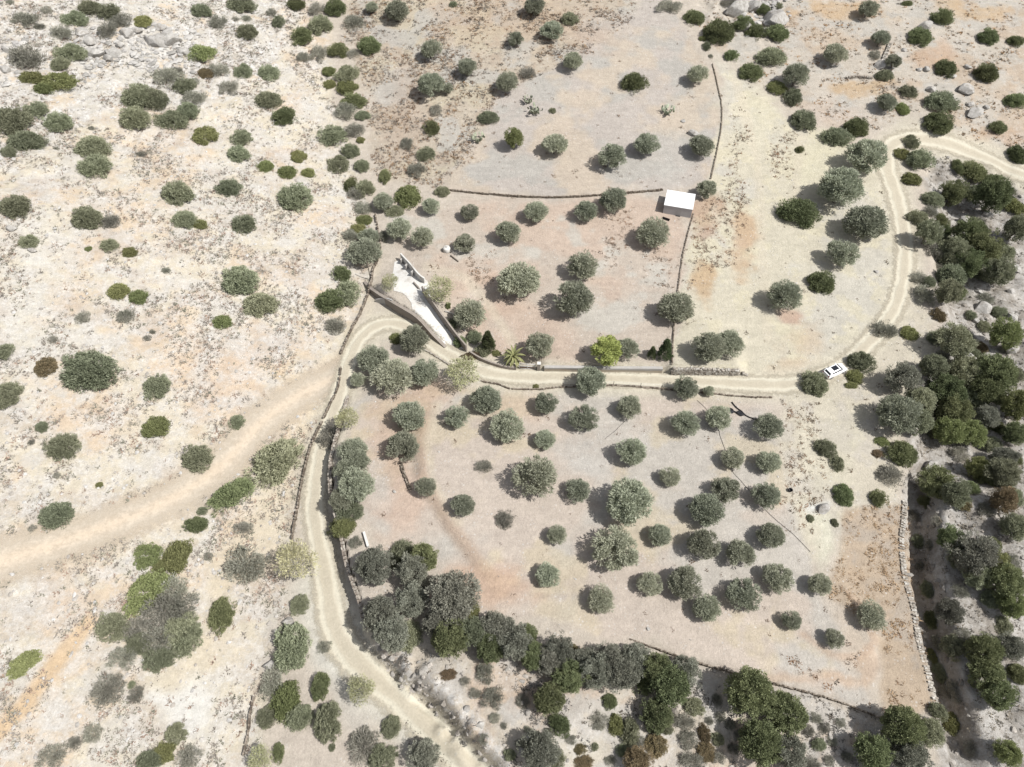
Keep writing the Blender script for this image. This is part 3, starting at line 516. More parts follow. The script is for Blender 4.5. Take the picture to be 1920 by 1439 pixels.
# ------------------------------------------------------------------ every plant: photo x, y, width, height (pixels of crown), kind [, angle]
PL = """
18 3 16 12 G;48 32 50 38 G;72 46 28 16 G;87 18 22 22 G;137 33 48 38 M;112 58 46 38 G;165 12 42 36 M;203 18 44 40 M;222 37 40 36 G;200 55 38 48 G;267 40 38 38 L
376 18 40 26 M;408 39 38 40 G;450 6 54 34 M;442 35 16 18 G;460 33 24 26 G;462 58 38 40 M;46 105 68 72 G;128 94 60 40 M;112 118 34 36 M;55 143 62 30 L;100 150 80 42 L;80 166 48 30 L
64 203 46 46 M;107 227 48 44 M;20 222 72 62 M;45 262 66 50 M;14 284 30 24 M;376 96 58 54 L;366 106 30 28 G;408 128 42 46 G;384 136 38 26 R;455 134 32 38 M;430 160 40 36 G
310 140 66 54 G;332 134 28 28 G;345 158 46 44 M;366 181 48 38 G;362 152 24 20 G;258 178 62 54 M;288 184 50 50 M;250 218 58 48 M;318 222 62 40 M;350 208 38 48 M;384 253 52 50 L;450 256 42 40 M;446 287 40 36 M
172 275 60 52 M;174 308 62 62 M;331 361 56 52 M;425 350 44 40 M;262 288 24 14 G;104 277 12 10 G;171 240 14 10 G;24 384 58 62 M
554 5 34 28 D;594 15 36 40 G;629 14 40 36 D;508 23 24 22 G;522 42 24 36 M;564 65 42 38 D;600 46 46 46 M;662 38 48 54 G;697 13 24 20 O;744 18 44 46 O;692 84 42 42 D;568 106 28 26 G;600 98 34 48 G
632 92 38 42 D;662 98 30 34 G;616 133 36 30 L;618 157 28 30 L;652 135 44 40 M;652 163 42 36 L;662 186 50 30 D;648 206 46 44 G;680 215 28 22 M;620 250 58 48 M;663 240 44 50 G;676 262 22 22 L;657 282 34 32 M;634 307 38 46 M;678 310 30 32 M;657 347 26 32 D;683 352 40 42 M
503 133 42 42 M;500 185 48 40 M;532 215 46 42 D;497 311 36 32 L;560 293 33 30 L;538 323 40 34 L;577 324 36 28 L;551 369 64 58 M
808 93 38 40 O;876 127 36 38 O;808 160 50 50 O;838 165 24 22 O;818 205 26 30 G;807 238 34 38 D;915 218 38 30 M;895 262 34 30 K;763 268 28 34 G;798 287 36 40 M;780 315 40 36 G;722 328 24 32 D;766 366 54 66 L;829 358 28 30 M;807 387 34 42 O;718 378 38 38 O;740 395 34 26 M
950 153 42 46 O;966 73 30 34 O;850 7 16 16 M;1002 12 38 34 O;1035 55 42 44 O;1068 34 32 28 M;1074 115 36 36 O;988 136 34 32 G;1190 154 50 52 D;1308 139 38 46 O;1250 210 34 28 K;990 190 28 28 K;1002 208 38 34 K;1036 207 14 14 M;963 264 34 34 TL;1040 270 46 52 O;1148 292 52 56 O;1212 268 48 48 O;1316 272 46 44 O;1325 355 36 36 O
1258 8 54 28 G;1303 30 40 36 D;1318 72 16 14 L;1325 86 16 28 M;1348 58 58 50 D;1373 103 30 28 D;1410 130 48 36 D;1333 105 10 16 G;1368 2 40 16 G;1420 60 44 48 D;1432 16 28 30 D;1395 42 40 26 D
1462 10 16 16 M;1458 58 46 36 D;1447 103 54 42 M;1492 142 48 46 O;1458 163 42 40 L;1487 180 36 42 M;1508 223 48 48 M;1567 101 42 44 O;1568 252 54 40 M;1608 237 46 42 D;1628 17 36 36 O;1770 29 42 36 D;1727 64 46 38 D;1651 73 32 36 O;1854 67 38 40 D;1905 75 30 26 D;1775 124 42 36 D;1850 135 44 42 D;1905 187 38 40 D
1640 103 22 26 G;1676 115 30 28 O;1660 140 32 24 M;1704 170 36 40 M;1692 203 28 38 L;1663 192 36 42 O;1767 187 60 44 M;1763 228 54 48 D;1872 236 36 26 D;1702 5 22 10 D
1625 293 70 62 O;1710 266 28 36 M;1690 287 30 28 L;1728 297 56 46 M;1709 335 40 36 L;1577 350 78 54 O;1500 280 18 14 D;1826 318 54 46 D;1862 340 48 34 D;1795 312 22 34 D;1908 290 30 44 D
160 407 56 48 M;202 412 44 46 G;344 410 46 42 M;374 421 38 28 L;456 417 50 50 M;52 452 34 30 M;203 459 34 32 M;240 472 34 26 L;165 467 14 14 L;222 545 44 42 L;258 556 46 46 L;235 592 34 36 G;152 596 30 30 G;447 522 70 60 M;486 568 64 52 M;415 602 44 34 L;310 505 22 16 G;98 637 20 18 G;285 622 14 12 G;274 634 18 14 G
8 660 30 40 M;83 687 46 44 R;160 690 104 78 M;293 722 52 52 M;8 738 58 56 M
653 440 38 36 G;672 430 32 30 L;692 442 38 40 O;683 470 62 46 O;683 412 36 26 L;680 388 38 38 G;666 362 38 32 G;748 428 46 52 O;792 445 42 44 O;720 442 22 32 G;880 397 36 46 O;953 435 46 52 O;871 455 40 42 O
637 512 40 42 D;650 550 50 66 M;617 563 58 44 D;626 606 50 50 G;731 530 36 36 P;826 545 54 66 P;880 588 60 58 O;840 573 14 26 L;890 630 30 28 M;915 640 28 44 C;930 662 20 16 L;885 667 42 18 R;963 667 46 40 A;745 634 28 26 L;776 638 54 46 O;700 672 60 56 O;738 702 76 76 O;797 700 54 56 O;670 712 30 38 O;866 700 64 56 P
1005 395 46 52 O;1100 394 44 54 O;1150 376 50 48 O;1224 433 62 56 O;972 526 76 78 O;1095 497 58 60 O;1076 562 72 72 O;1268 576 64 58 O;1332 652 62 54 O;1368 642 54 62 O;1010 648 52 50 O;1135 655 58 62 Y;1177 652 44 52 O;1248 655 28 46 C;1223 662 18 20 C;1107 715 58 54 O;1282 728 54 46 O;1327 733 26 30 O
1497 392 74 68 D;1625 415 74 64 O;1582 475 56 56 O;1543 527 52 50 D;1472 553 62 60 O;1660 617 52 40 G;1706 624 38 40 L;1617 678 52 56 M;1604 706 42 40 L;1528 718 52 54 M;1692 712 56 52 G;1735 550 38 52 G;1722 520 34 30 G
1750 372 40 42 M;1722 407 38 36 M;1738 440 44 46 M;1762 412 36 36 D;1786 366 46 56 D;1858 372 60 56 D;1905 386 40 48 L;1815 440 56 44 D;1786 480 58 58 M;1750 466 34 44 G;1842 466 60 48 D;1903 432 46 50 M;1780 522 52 56 M;1812 500 50 40 D;1775 552 46 48 M;1872 515 50 54 M;1765 525 34 34 L;1762 592 26 32 R;1788 640 66 66 M;1880 632 54 46 L;1840 651 30 28 R;1752 690 50 48 M;1800 702 60 48 M;1858 708 76 64 D;1830 360 40 34 M;1822 590 22 20 M
1597 722 34 18 L;1675 777 92 74 O;1726 750 54 50 M;1722 792 50 56 M;1770 738 60 54 D;1786 772 56 54 D;1778 812 54 52 L;1820 814 50 50 L;1845 735 58 48 D;1902 766 56 48 L;1902 815 44 34 D;1548 838 40 36 M;1570 868 28 32 M;1655 827 32 22 L;1645 850 22 18 R;1692 848 60 46 D;1672 890 56 52 G;1583 928 38 44 D;1650 934 36 34 D;1565 980 14 16 M;1520 972 14 16 M
1832 880 42 58 L;1882 888 54 54 M;1755 905 60 60 D;1790 928 48 48 M;1808 942 36 40 R;1880 940 46 48 R;1902 990 50 48 M;1780 1012 46 58 D;1828 1042 78 74 G;1855 900 40 40 D;1880 860 44 34 G
1880 1092 64 62 D;1896 1135 48 54 L;1828 1082 48 40 M;1776 1150 44 50 G;1840 1222 60 62 D;1850 1262 58 58 D;1868 1302 54 54 D;1782 1214 42 34 M;1747 1230 18 28 L;1910 1262 38 36 D;1792 1296 30 42 G;1895 1215 44 44 G;1862 1062 50 40 L
1690 1366 74 66 D;1742 1372 52 76 M;1788 1360 38 50 L;1636 1412 66 56 D;1702 1422 66 48 G;1888 1412 46 56 L;1760 1335 36 34 M;1822 1402 36 40 G
1628 1153 62 58 O;1532 1097 50 40 O;1480 1164 44 48 O;1562 1198 42 44 O;1468 1335 72 88 D;1402 1302 84 66 D;1425 1395 78 84 D;1480 1412 60 56 G;1522 1432 46 28 G
650 788 48 48 P;618 818 56 54 G;662 846 56 58 O;650 882 46 40 O;668 912 66 52 O;655 958 50 42 M;645 986 50 44 L;666 1016 30 28 G;768 780 60 66 O;756 835 62 50 O;856 780 46 32 O;912 748 56 50 O;950 800 64 60 O;798 914 38 44 O;867 947 44 42 O;947 972 44 40 G;905 873 40 26 G;995 890 96 84 O
755 1040 48 58 M;795 1046 50 58 D;772 1072 54 44 G;700 1060 64 54 G;553 1055 74 78 P;455 1058 94 78 G;508 862 124 76 M 50;288 800 60 50 L;112 835 58 66 M;77 800 24 22 M;57 830 14 14 G;442 790 32 34 M;367 855 58 50 M;106 891 16 16 G;185 909 18 14 L;100 965 58 52 M;60 990 18 18 G
424 928 100 46 D 52;365 982 44 28 D;378 958 22 18 M;452 990 46 32 G;272 1043 54 54 L;330 1042 94 62 L 80;390 1043 20 20 G;298 1062 34 30 L
268 1112 100 62 L 62;318 1102 64 56 G;330 1140 70 60 G;336 1180 64 58 M;208 1176 58 54 M;300 1142 76 66 G;348 1196 56 66 M;296 1196 70 56 G;256 1206 50 40 M;248 1178 50 48 G;232 1230 60 44 G;294 1234 60 46 M;415 1150 50 58 D;40 1246 72 46 L 45;194 1290 74 70 G;252 1302 36 30 G;245 1284 16 14 M
328 1375 40 38 M;100 1415 58 46 G;136 1394 30 30 G;172 1374 40 38 G;306 1410 56 48 L;350 1420 48 48 G;278 1426 48 34 M
545 1212 68 82 M;508 1278 48 62 G;537 1312 62 76 L;498 1346 38 40 M;560 1345 48 46 M;600 1285 34 54 D;614 1352 52 66 M;562 1132 38 40 M;676 1295 54 44 P;606 1214 30 24 G;732 1363 34 40 M;680 1400 66 76 G;716 1420 52 50 M;795 1415 54 52 G;520 1412 24 44 D;488 1420 48 38 P;622 1402 14 14 M
712 1152 62 66 G;735 1188 60 52 G;768 1192 46 56 M;772 1125 56 54 G;790 1095 46 44 G;850 1122 88 84 G;880 1146 40 54 L;846 1202 64 54 D;930 1180 62 72 G;965 1205 66 84 G;985 1190 44 46 D;840 1265 36 22 R;910 1262 38 46 G;926 1306 46 48 G;945 1360 16 18 G
1030 1240 50 54 G;1076 1222 34 28 R;1066 1272 56 62 D;1115 1258 58 54 G;1165 1262 60 72 G;1205 1268 46 60 D;1256 1284 74 74 D;1030 1314 56 58 D;1046 1360 46 38 D;980 1314 30 30 G;1142 1315 30 26 D;1232 1340 56 54 D;1155 1360 40 48 L;1120 1352 40 38 G;1180 1372 40 50 M;1230 1396 48 42 R;1196 1424 50 38 R;1284 1350 48 34 G;1292 1386 40 38 G;1320 1376 28 36 R;1324 1410 40 38 R;1300 1426 56 34 G;1345 1314 22 28 G;1302 1324 40 30 M;1010 1408 66 56 G;1042 1420 36 40 M;1092 1430 46 26 R;990 1370 20 18 G;1115 1400 16 18 M
1018 757 52 42 O;1017 823 48 40 O;1090 782 64 58 O;1175 762 54 42 O;1180 848 64 56 O;1080 918 56 48 O;1170 942 102 80 O;1252 893 48 38 O;1318 955 76 70 O;1355 918 60 50 O;1280 794 62 48 O;1342 782 58 44 O;1370 857 52 46 O;1312 1022 70 56 O;1383 1038 64 56 O;1233 1003 52 40 O;1143 1026 100 74 O;1040 1003 44 32 O;1022 1078 54 54 O;1120 1123 60 48 O;1213 1095 56 48 O;1277 1092 76 58 O;1320 1141 60 40 O;1390 1113 74 56 O
1048 1222 52 42 G;1092 1246 52 48 G;1140 1236 54 48 G;1192 1238 56 52 G;1228 1256 54 52 D;1284 1262 52 52 G;888 1186 56 56 M;822 1172 56 60 G;920 1216 54 50 D;1000 1232 50 46 D;1350 1345 24 20 G;1370 1360 26 22 G;1386 1380 24 22 G;1346 1386 26 22 M;1376 1404 26 22 G;1350 1420 28 22 G;1330 1350 20 18 G;1262 1348 24 20 G;1250 1366 24 20 M;1214 1346 22 18 G;1196 1392 26 22 G;1166 1406 26 22 M;1144 1426 28 22 G;1070 1386 26 20 G;1086 1404 24 20 R;1026 1376 24 20 G;976 1396 26 22 G;956 1416 24 20 M;928 1346 24 20 G;890 1300 26 22 G;872 1278 24 20 G;906 1386 22 20 G;1530 1346 26 22 G;1546 1366 24 20 G;1516 1370 26 22 G;1560 1390 24 20 G;1536 1396 26 22 M;1576 1356 22 18 G;1590 1420 26 22 G;1556 1426 24 20 G;846 606 28 26 M;862 640 26 24 D;906 656 30 26 M;640 935 46 44 O;668 868 50 46 O;632 992 40 40 D;1716 965 22 26 G;1724 1015 26 30 M;1730 1062 24 26 G;1742 1105 28 34 M;1748 1162 26 30 D;1760 1205 26 30 G;1764 1262 28 34 M;1776 1296 26 30 G;1736 940 28 30 D;1745 1020 26 26 G;1745 395 30 30 G;1770 452 34 32 M;1800 470 34 30 D;1832 418 36 30 G;1830 512 34 30 M;1862 482 40 34 D;1888 470 34 30 M;1760 500 30 30 G;1797 548 36 34 D;1742 527 28 28 M;1756 632 34 32 M;1770 668 34 30 G;1826 664 30 26 M;1780 722 40 36 G;1826 746 42 36 M;1762 776 40 36 M;1806 772 40 34 D;1852 782 42 36 G;1872 742 36 32 M;1748 806 34 30 M;1802 850 38 32 G;1862 832 40 34 M;1822 916 34 30 D;1852 952 36 30 G;1902 930 36 34 M;1762 975 30 28 G;1800 1052 36 34 M;1862 1022 36 30 D;1902 1052 36 34 G;1862 1122 38 34 M;1802 1108 36 30 G;1882 1172 38 34 M;1812 1192 36 32 G;1770 430 30 26 D;1890 655 30 26 G;1850 560 34 30 G;1875 585 30 26 M;1815 625 30 26 G;1845 610 26 24 M;1905 700 34 34 M;1870 800 34 28 D;1840 700 40 34 M;1730 770 40 36 M;1900 860 36 34 D
1437 800 64 44 O;1437 865 54 46 O;1432 928 62 52 O;1440 1005 60 50 O;1455 1083 66 50 O;1005 725 14 14 L
"""
PLANTS = []  # tiny D shrub at the ravine head stands in for a rock's shadow
for ln in PL.replace("\n", ";").split(";"):
    f = ln.split()
    if len(f) >= 5: PLANTS.append((float(f[0]), float(f[1]), float(f[2]), float(f[3]), f[4], float(f[5]) if len(f) > 5 else 0))
# named areas for the labels: outline rectangle in the photo and its wording
AREA = [
 ((820, 690, 1480, 760), "beside the dirt road above the orchard"), ((985, 740, 1500, 832), "in the top orchard row below the road"), ((930, 832, 1500, 985), "in the second orchard row below the road"),
 ((980, 985, 1560, 1060), "in the third orchard row below the road"), ((980, 1060, 1560, 1215), "in the lowest orchard row below the road"), ((780, 720, 985, 1000), "at the orchard's bare western end"),
 ((1560, 1110, 1700, 1200), "in the dry strip beside the stone wall"),
 ((670, 640, 830, 870), "inside the road bend by the driveway"), ((600, 740, 720, 1035), "on the retaining wall beside the road"), ((680, 640, 940, 690), "by the lower end of the driveway"),
 ((700, 500, 920, 640), "beside the white concrete driveway"), ((820, 380, 985, 500), "between white tank and upper terrace wall"), ((930, 470, 1330, 620), "in the orchard below the white-roofed hut"), ((930, 360, 1240, 470), "just under the upper terrace wall"), ((980, 620, 1300, 690), "behind the stone wall lining the road"), ((1290, 600, 1400, 700), "behind the stone wall lining the road"),
 ((1300, 335, 1345, 375), "right beside the white-roofed hut"), ((700, 340, 850, 500), "above the driveway near the upper terrace"),
 ((1100, 90, 1345, 300), "on the grey mown terrace"), ((930, 90, 1100, 310), "at the left side of the grey terrace"), ((700, 180, 930, 345), "on the scrubby slope left of the terrace"), ((840, 0, 1100, 130), "among dry grass at the top centre"), ((680, 0, 930, 180), "on the dry slope below the top edge"),
 ((590, 0, 720, 120), "at the top of the central shrub line"), ((540, 120, 720, 230), "in the upper part of the central shrub line"), ((540, 230, 720, 340), "in the middle of the central shrub line"), ((620, 340, 720, 500), "at the foot of the central shrub line"), ((590, 490, 680, 640), "beside the wall left of the driveway"),
 ((470, 280, 600, 400), "on bare soil left of the shrub line"), ((480, 0, 600, 280), "at the rocky edge near the top"), ((340, 0, 480, 190), "on the upper rocky slope"), ((130, 0, 340, 85), "on the white outcrop at the top edge"), ((0, 0, 145, 190), "in the white rocks at the top corner"), ((200, 85, 400, 235), "in the tangled thicket under the outcrop"), ((0, 190, 145, 340), "on the far slope under the top corner"), ((145, 235, 480, 340), "on the rocky slope under the thicket"),
 ((0, 340, 300, 480), "on the stony slope at the far side"), ((300, 340, 520, 480), "on the stony middle of the slope"), ((0, 480, 330, 650), "on the pebbly slope beside the heart-shaped bush"), ((330, 480, 560, 650), "on the pale slope facing the driveway"), ((0, 650, 340, 780), "on the slope above the red track"), ((0, 780, 480, 920), "along the upper side of the red track"), ((400, 820, 600, 1000), "between the red track and the road"), ((0, 920, 480, 1010), "at the edge of the red track"),
 ((400, 1000, 600, 1160), "in the pale clearing beside the road"), ((200, 1000, 400, 1260), "in the big green thicket below the track"), ((0, 1200, 270, 1330), "on the white slope below the thicket"), ((0, 1330, 400, 1440), "at the white bottom corner"), ((400, 1110, 600, 1200), "in the pale clearing beside the road"),
 ((470, 1160, 660, 1330), "on the lower bank across the road"), ((470, 1330, 830, 1440), "near the bottom edge by the road"), ((640, 1240, 720, 1330), "on the lower bank across the road"), ((600, 1160, 640, 1240), "on the lower bank across the road"),
 ((670, 1020, 830, 1110), "on the bank at the orchard corner"), ((670, 1090, 910, 1240), "on the steep bank above the road"), ((820, 1235, 960, 1380), "on the crumbling bank above the road"), ((900, 1130, 1060, 1240), "at the edge under the orchard"), ((960, 1200, 1130, 1300), "in the thicket below the orchard"), ((1130, 1200, 1310, 1330), "in the thicket below the terrace wall"), ((960, 1290, 1080, 1440), "on the lower slope near the bottom edge"), ((1080, 1300, 1220, 1440), "on the scrubby bottom slope"), ((1220, 1300, 1365, 1440), "on the scrubby slope by the big evergreens"), ((1360, 1260, 1560, 1440), "below the thin lower terrace wall"),
 ((1600, 1320, 1725, 1440), "at the end of the dry strip"), ((1725, 1320, 1920, 1440), "at the mouth of the gully"), ((1730, 1100, 1920, 1240), "on the gully's shaded east bank"), ((1730, 1240, 1920, 1330), "on the gully's lower east bank"), ((1740, 975, 1920, 1120), "in the gully wood beyond the stone wall"), ((1730, 850, 1920, 975), "in the rusty thicket above the gully"),
 ((1500, 960, 1600, 1110), "on the pale wash beside the orchard"), ((1500, 800, 1720, 965), "on the pale wash near the gully head"), ((1640, 680, 1750, 830), "at the wood's edge near the car"), ((1500, 640, 1640, 735), "next to the white parked car"), ((1640, 580, 1730, 650), "on the road verge above the car"),
 ((1735, 720, 1920, 860), "in the shady wood below the car"), ((1735, 610, 1920, 730), "in the boulder wood right of the car"), ((1735, 480, 1920, 610), "in the ravine wood beside the road"), ((1700, 340, 1920, 480), "in the ravine wood under the road bend"), ((1700, 480, 1760, 600), "in the ravine wood beside the road"),
 ((1440, 330, 1670, 600), "in the yellow field inside the road bend"), ((1540, 205, 1660, 340), "where the road reaches the field corner"), ((1670, 240, 1760, 350), "inside the upper hairpin of the road"), ((1770, 270, 1920, 350), "under the road at the ravine head"),
 ((1420, 90, 1540, 300), "along the shrub-lined field boundary"), ((1230, 0, 1345, 110), "at the tip of the grey terrace"), ((1335, 0, 1480, 150), "around the grey outcrop at the top"), ((1540, 40, 1640, 130), "on the smooth bare slope"), ((1600, 80, 1720, 225), "by the old rubble wall"), ((1720, 90, 1920, 270), "among boulders above the road"), ((1600, 0, 1920, 100), "in rusty grass at the top edge"),
]

# ------------------------------------------------------------------ things: naming helpers
def tag(o, label, cat_, group=None, kind=None):
    if label: o["label"] = label
    if cat_: o["category"] = cat_
    if group: o["group"] = group
    if kind: o["kind"] = kind
    return o
def empty(name, loc, rz=0.0):
    o = bpy.data.objects.new(name, None); COL.objects.link(o); o.location = loc; o.rotation_euler = (0, 0, rz); o.empty_display_size = .3; return o
KINDS = {  # kind: name, category, wording, group, centre height, prototypes
 'O': ("olive_tree", "olive tree", "grey-green olive tree", "olive trees planted on the terraces", .95),
 'D': ("evergreen_shrub", "shrub", "dark green shrub", "dark evergreen shrubs on the slopes", .38),
 'M': ("mastic_shrub", "shrub", "dull green shrub", "dull green shrubs on the slopes", .38),
 'L': ("cushion_shrub", "shrub", "bright green low shrub", "bright green cushion shrubs", .22),
 'R': ("rusty_shrub", "shrub", "brownish low shrub", "brownish shrubs", .22),
 'G': ("twiggy_bush", "bush", "grey twiggy bush", "grey twiggy bushes", .36),
 'TD': ("evergreen_tree", "tree", "dark evergreen tree", "evergreen trees of the ravine and banks", 1.0),
 'TM': ("evergreen_tree", "tree", "dull green tree", "evergreen trees of the ravine and banks", 1.0),
 'TL': ("evergreen_tree", "tree", "bright green tree", "evergreen trees of the ravine and banks", 1.0),
 'TG': ("wild_olive_tree", "tree", "greyish tree", "greyish wild trees of the ravine and banks", 1.0),
 'TR': ("evergreen_tree", "tree", "rusty-tinged tree", "evergreen trees of the ravine and banks", 1.0),
 'P': ("feathery_tree", "tree", "pale feathery tree", "pale feathery trees along the road", 1.05),
 'Y': ("pepper_tree", "tree", "yellow-green tree", None, 1.15),
 'C': ("young_cypress", "cypress", "young cone-shaped cypress", "young cypresses by the road", 1.7),
 'A': ("palm_tree", "palm", "short palm with arching fronds", None, .8),
 'K': ("prickly_pear", "cactus", "pale prickly pear", "prickly pears on the grey terrace", .3),
}
ORD = "first second third fourth fifth sixth seventh eighth ninth tenth eleventh twelfth thirteenth fourteenth fifteenth".split()
def area_of(x, y):
    for (a, b_, c, d_), s in AREA:
        if a <= x <= c and b_ <= y <= d_: return s
    return min(AREA, key=lambda A: max(A[0][0] - x, 0, x - A[0][2]) + max(A[0][1] - y, 0, y - A[0][3]))[1]
recs = []
for (x, y, w_, h_, k, ang) in PLANTS:
    if k == 'O' and y > 720 and x > 960: x += w_ * .09; w_ *= .84; h_ *= .92
    tall = (x > 1735 and y > 340 and w_ >= 42) or (x > 655 and y > 1020 and w_ >= 50 and x < 1300) or (x > 1380 and y > 1290 and w_ >= 50) or (x > 1640 and 660 < y < 830 and w_ >= 48)
    if tall and k in 'DMLGR' and not (760 > x > 655 and y > 1300): k = 'T' + k
    size = "tiny" if w_ < 24 else "small" if w_ < 38 else "mid-sized" if w_ < 56 else "large" if w_ < 78 else "very large"
    shape = "long " if ang or w_ / h_ > 1.55 else ""
    recs.append(dict(x=x, y=y, w=w_, h=h_, k=k, a=ang, area=area_of(x, y), d=size + " " + shape + KINDS[k][2]))
grp = {}
for r_ in recs: grp.setdefault((r_['d'], r_['area']), []).append(r_)
for (d_, a_), L in grp.items():
    if len(L) == 1: L[0]['label'] = f"{d_} {a_}"; continue
    ex = max(r_['x'] for r_ in L) - min(r_['x'] for r_ in L); ey = max(r_['y'] for r_ in L) - min(r_['y'] for r_ in L)
    key, wd = ('x', 'left') if ex >= ey else ('y', 'top'); L.sort(key=lambda r_: r_[key]); n = len(L)
    for i, r_ in enumerate(L):
        s = {'x': ("leftmost", "rightmost"), 'y': ("topmost", "lowest")}[key]
        o_ = s[0] if i == 0 else s[1] if i == n - 1 else f"{ORD[i]} from {wd}"
        r_['label'] = f"{d_} {a_}, {o_}"
rr = random.Random(11); cyc = {}
for r_ in recs:
    k = r_['k']; nm, ct, wd, gp, ch = KINDS[k]; fl = k in 'DMLRG'
    P0 = hit(r_['x'], r_['y'], 1.0); ppm = FPX / project(P0)[2][0]; s = r_['w'] / 2 / ppm * (1.0 if k[0] == 'T' else .94 if k == 'O' else .98)
    P0 = hit(r_['x'], r_['y'], ch * s); gx, gy = P0[0], P0[1]; gz = float(hz(gx, gy)) - .03
    hw_ = r_['h'] / r_['w']; sy = s
    if fl and (r_['a'] or abs(hw_ - 1) > .14): sy = s * min(max(hw_ * (1.1 if not r_['a'] else 1), .5), 1.6); rz = rad(r_['a']) + (math.pi if rr.random() < .5 else 0)
    else: rz = rr.uniform(0, 6.283)
    sz = (s + sy) / 2 * rr.uniform(.88, 1.1) * (1.1 if k[0] == 'T' else 1)
    if k == 'O': sz *= .92
    if k == 'C': sz = s * 1.05
    variants = PROTO[k]; i = cyc.get(k, rr.randrange(99)); cyc[k] = i + 1 + (rr.random() < .3); cm, tm_ = variants[i % len(variants)]
    if tm_ is not None:
        o = empty(nm, (gx, gy, gz), rz); o.scale = (s, sy, sz)
        for part, me_ in (("trunk", tm_), ("crown", cm)):
            c = bpy.data.objects.new(part, me_); COL.objects.link(c); c.parent = o
    else:
        o = bpy.data.objects.new(nm, cm); COL.objects.link(o); o.location = (gx, gy, gz); o.rotation_euler = (0, 0, rz); o.scale = (s, sy, sz)
    tag(o, r_['label'], ct, gp)

# ------------------------------------------------------------------ uncountable small stuff: dry tufts, stones
def inst_mat(name, var=.0, rough=.9):
    m, t, b = mat(name); t.links.new(attr(t, "col"), b.inputs["Base Color"]); b.inputs["Roughness"].default_value = rough; return m
def faces_mesh(name, Q, colr, m, nper):      # Q: faces x nper x 3
    n = len(Q); me_ = bpy.data.meshes.new(name); me_.vertices.add(n * nper); me_.vertices.foreach_set("co", Q.astype(np.float32).ravel())
    me_.loops.add(n * nper); me_.loops.foreach_set("vertex_index", np.arange(n * nper, dtype=np.int32)); me_.polygons.add(n); me_.polygons.foreach_set("loop_start", (np.arange(n) * nper).astype(np.int32))
    me_.update(calc_edges=True); me_.materials.append(m); a = me_.color_attributes.new("col", 'FLOAT_COLOR', 'CORNER')
    a.data.foreach_set("color", np.repeat(np.concatenate([colr, np.ones((n, 1))], 1), nper, 0).astype(np.float32).ravel())
    o = bpy.data.objects.new(name, me_); COL.objects.link(o); return o
rng = np.random.default_rng(21); NC = 230000
cx, cy = rng.uniform(-150, 150, NC), rng.uniform(6, 224, NC); cz = hz(cx, cy); cu, cv, _ = project(np.stack([cx, cy, cz], 1))
keep = (cu > -60) & (cu < 1980) & (cv > -60) & (cv < 1500); cx, cy, cz, cu, cv = cx[keep], cy[keep], cz[keep], cu[keep], cv[keep]
ju, jv = cu + (fbm(cx, cy, 6, 71) - .5) * 50, cv + (fbm(cx, cy, 6, 72) - .5) * 50
cl = fbm(cx, cy, 5, 73, 4); cl2 = fbm(cx, cy, 2.2, 74, 3); CAND = 230000 / (300 * 218)
pm = {k: polymask(ju, jv, v, 8) for k, v in Zn.items()}
rd = (polydist(cu, cv, ROAD)[0] > 21) * (polydist(cu, cv, TRK)[0] > 20 + 14 * cl)
PAD = [(740, 492), (747, 489), (760, 498), (784, 520), (791, 520), (803, 530), (807, 556), (829, 598), (850, 630), (874, 657), (848, 648), (834, 646), (786, 603), (774, 588), (771, 568), (755, 550), (738, 546), (735, 520)]
DRV = polymask(cu, cv, [(700, 530), (740, 480), (800, 520), (890, 660), (835, 655)], 4)
patch = lambda L: sum(polymask(ju, jv, p, 7) for p in L)
blk = patch([[(1140, 400), (1195, 380), (1170, 480), (1140, 490)], [(870, 470), (930, 470), (925, 520), (880, 520)], [(1310, 380), (1400, 360), (1370, 480), (1300, 540)], [(1375, 215), (1400, 220), (1390, 420), (1350, 440)], [(1200, 470), (1290, 470), (1270, 540), (1220, 530)],
             [(1470, 760), (1540, 775), (1540, 960), (1500, 1000), (1460, 990)], [(1478, 1226), (1535, 1243), (1530, 1268), (1480, 1254)], [(1548, 1270), (1605, 1298), (1600, 1312), (1550, 1288)], [(1605, 1306), (1662, 1312), (1660, 1330), (1610, 1322)], [(1580, 1195), (1612, 1195), (1612, 1245), (1580, 1240)], [(1590, 960), (1640, 965), (1620, 1010), (1585, 1000)], [(1450, 240), (1500, 250), (1490, 330), (1450, 330)], [(1385, 700), (1425, 700), (1425, 712), (1385, 712)], [(800, 505), (820, 505), (820, 520), (800, 520)]])
up = lambda a, b_: sstep(a, b_, cl)
dn = {'scrub': pm['scrub'] * (.4 + 3.0 * up(.42, .6)), 'topright': pm['topright'] * (.12 + 1.3 * up(.47, .62)), 'left': pm['left'] * (.28 + 4.0 * up(.48, .62)), 'sedry': pm['sedry'] * 1.9 * up(.33, .58), 'ravine': pm['ravine'] * (.3 + .9 * up(.4, .6)), 'south': pm['south'] * (.2 + 1.9 * up(.46, .62)), 'field': pm['field'] * .05, 'mid': pm['mid'] * .025, 'orchard': pm['orchard'] * .03, 'east': pm['east'] * .12, 'terrace': pm['terrace'] * .05}
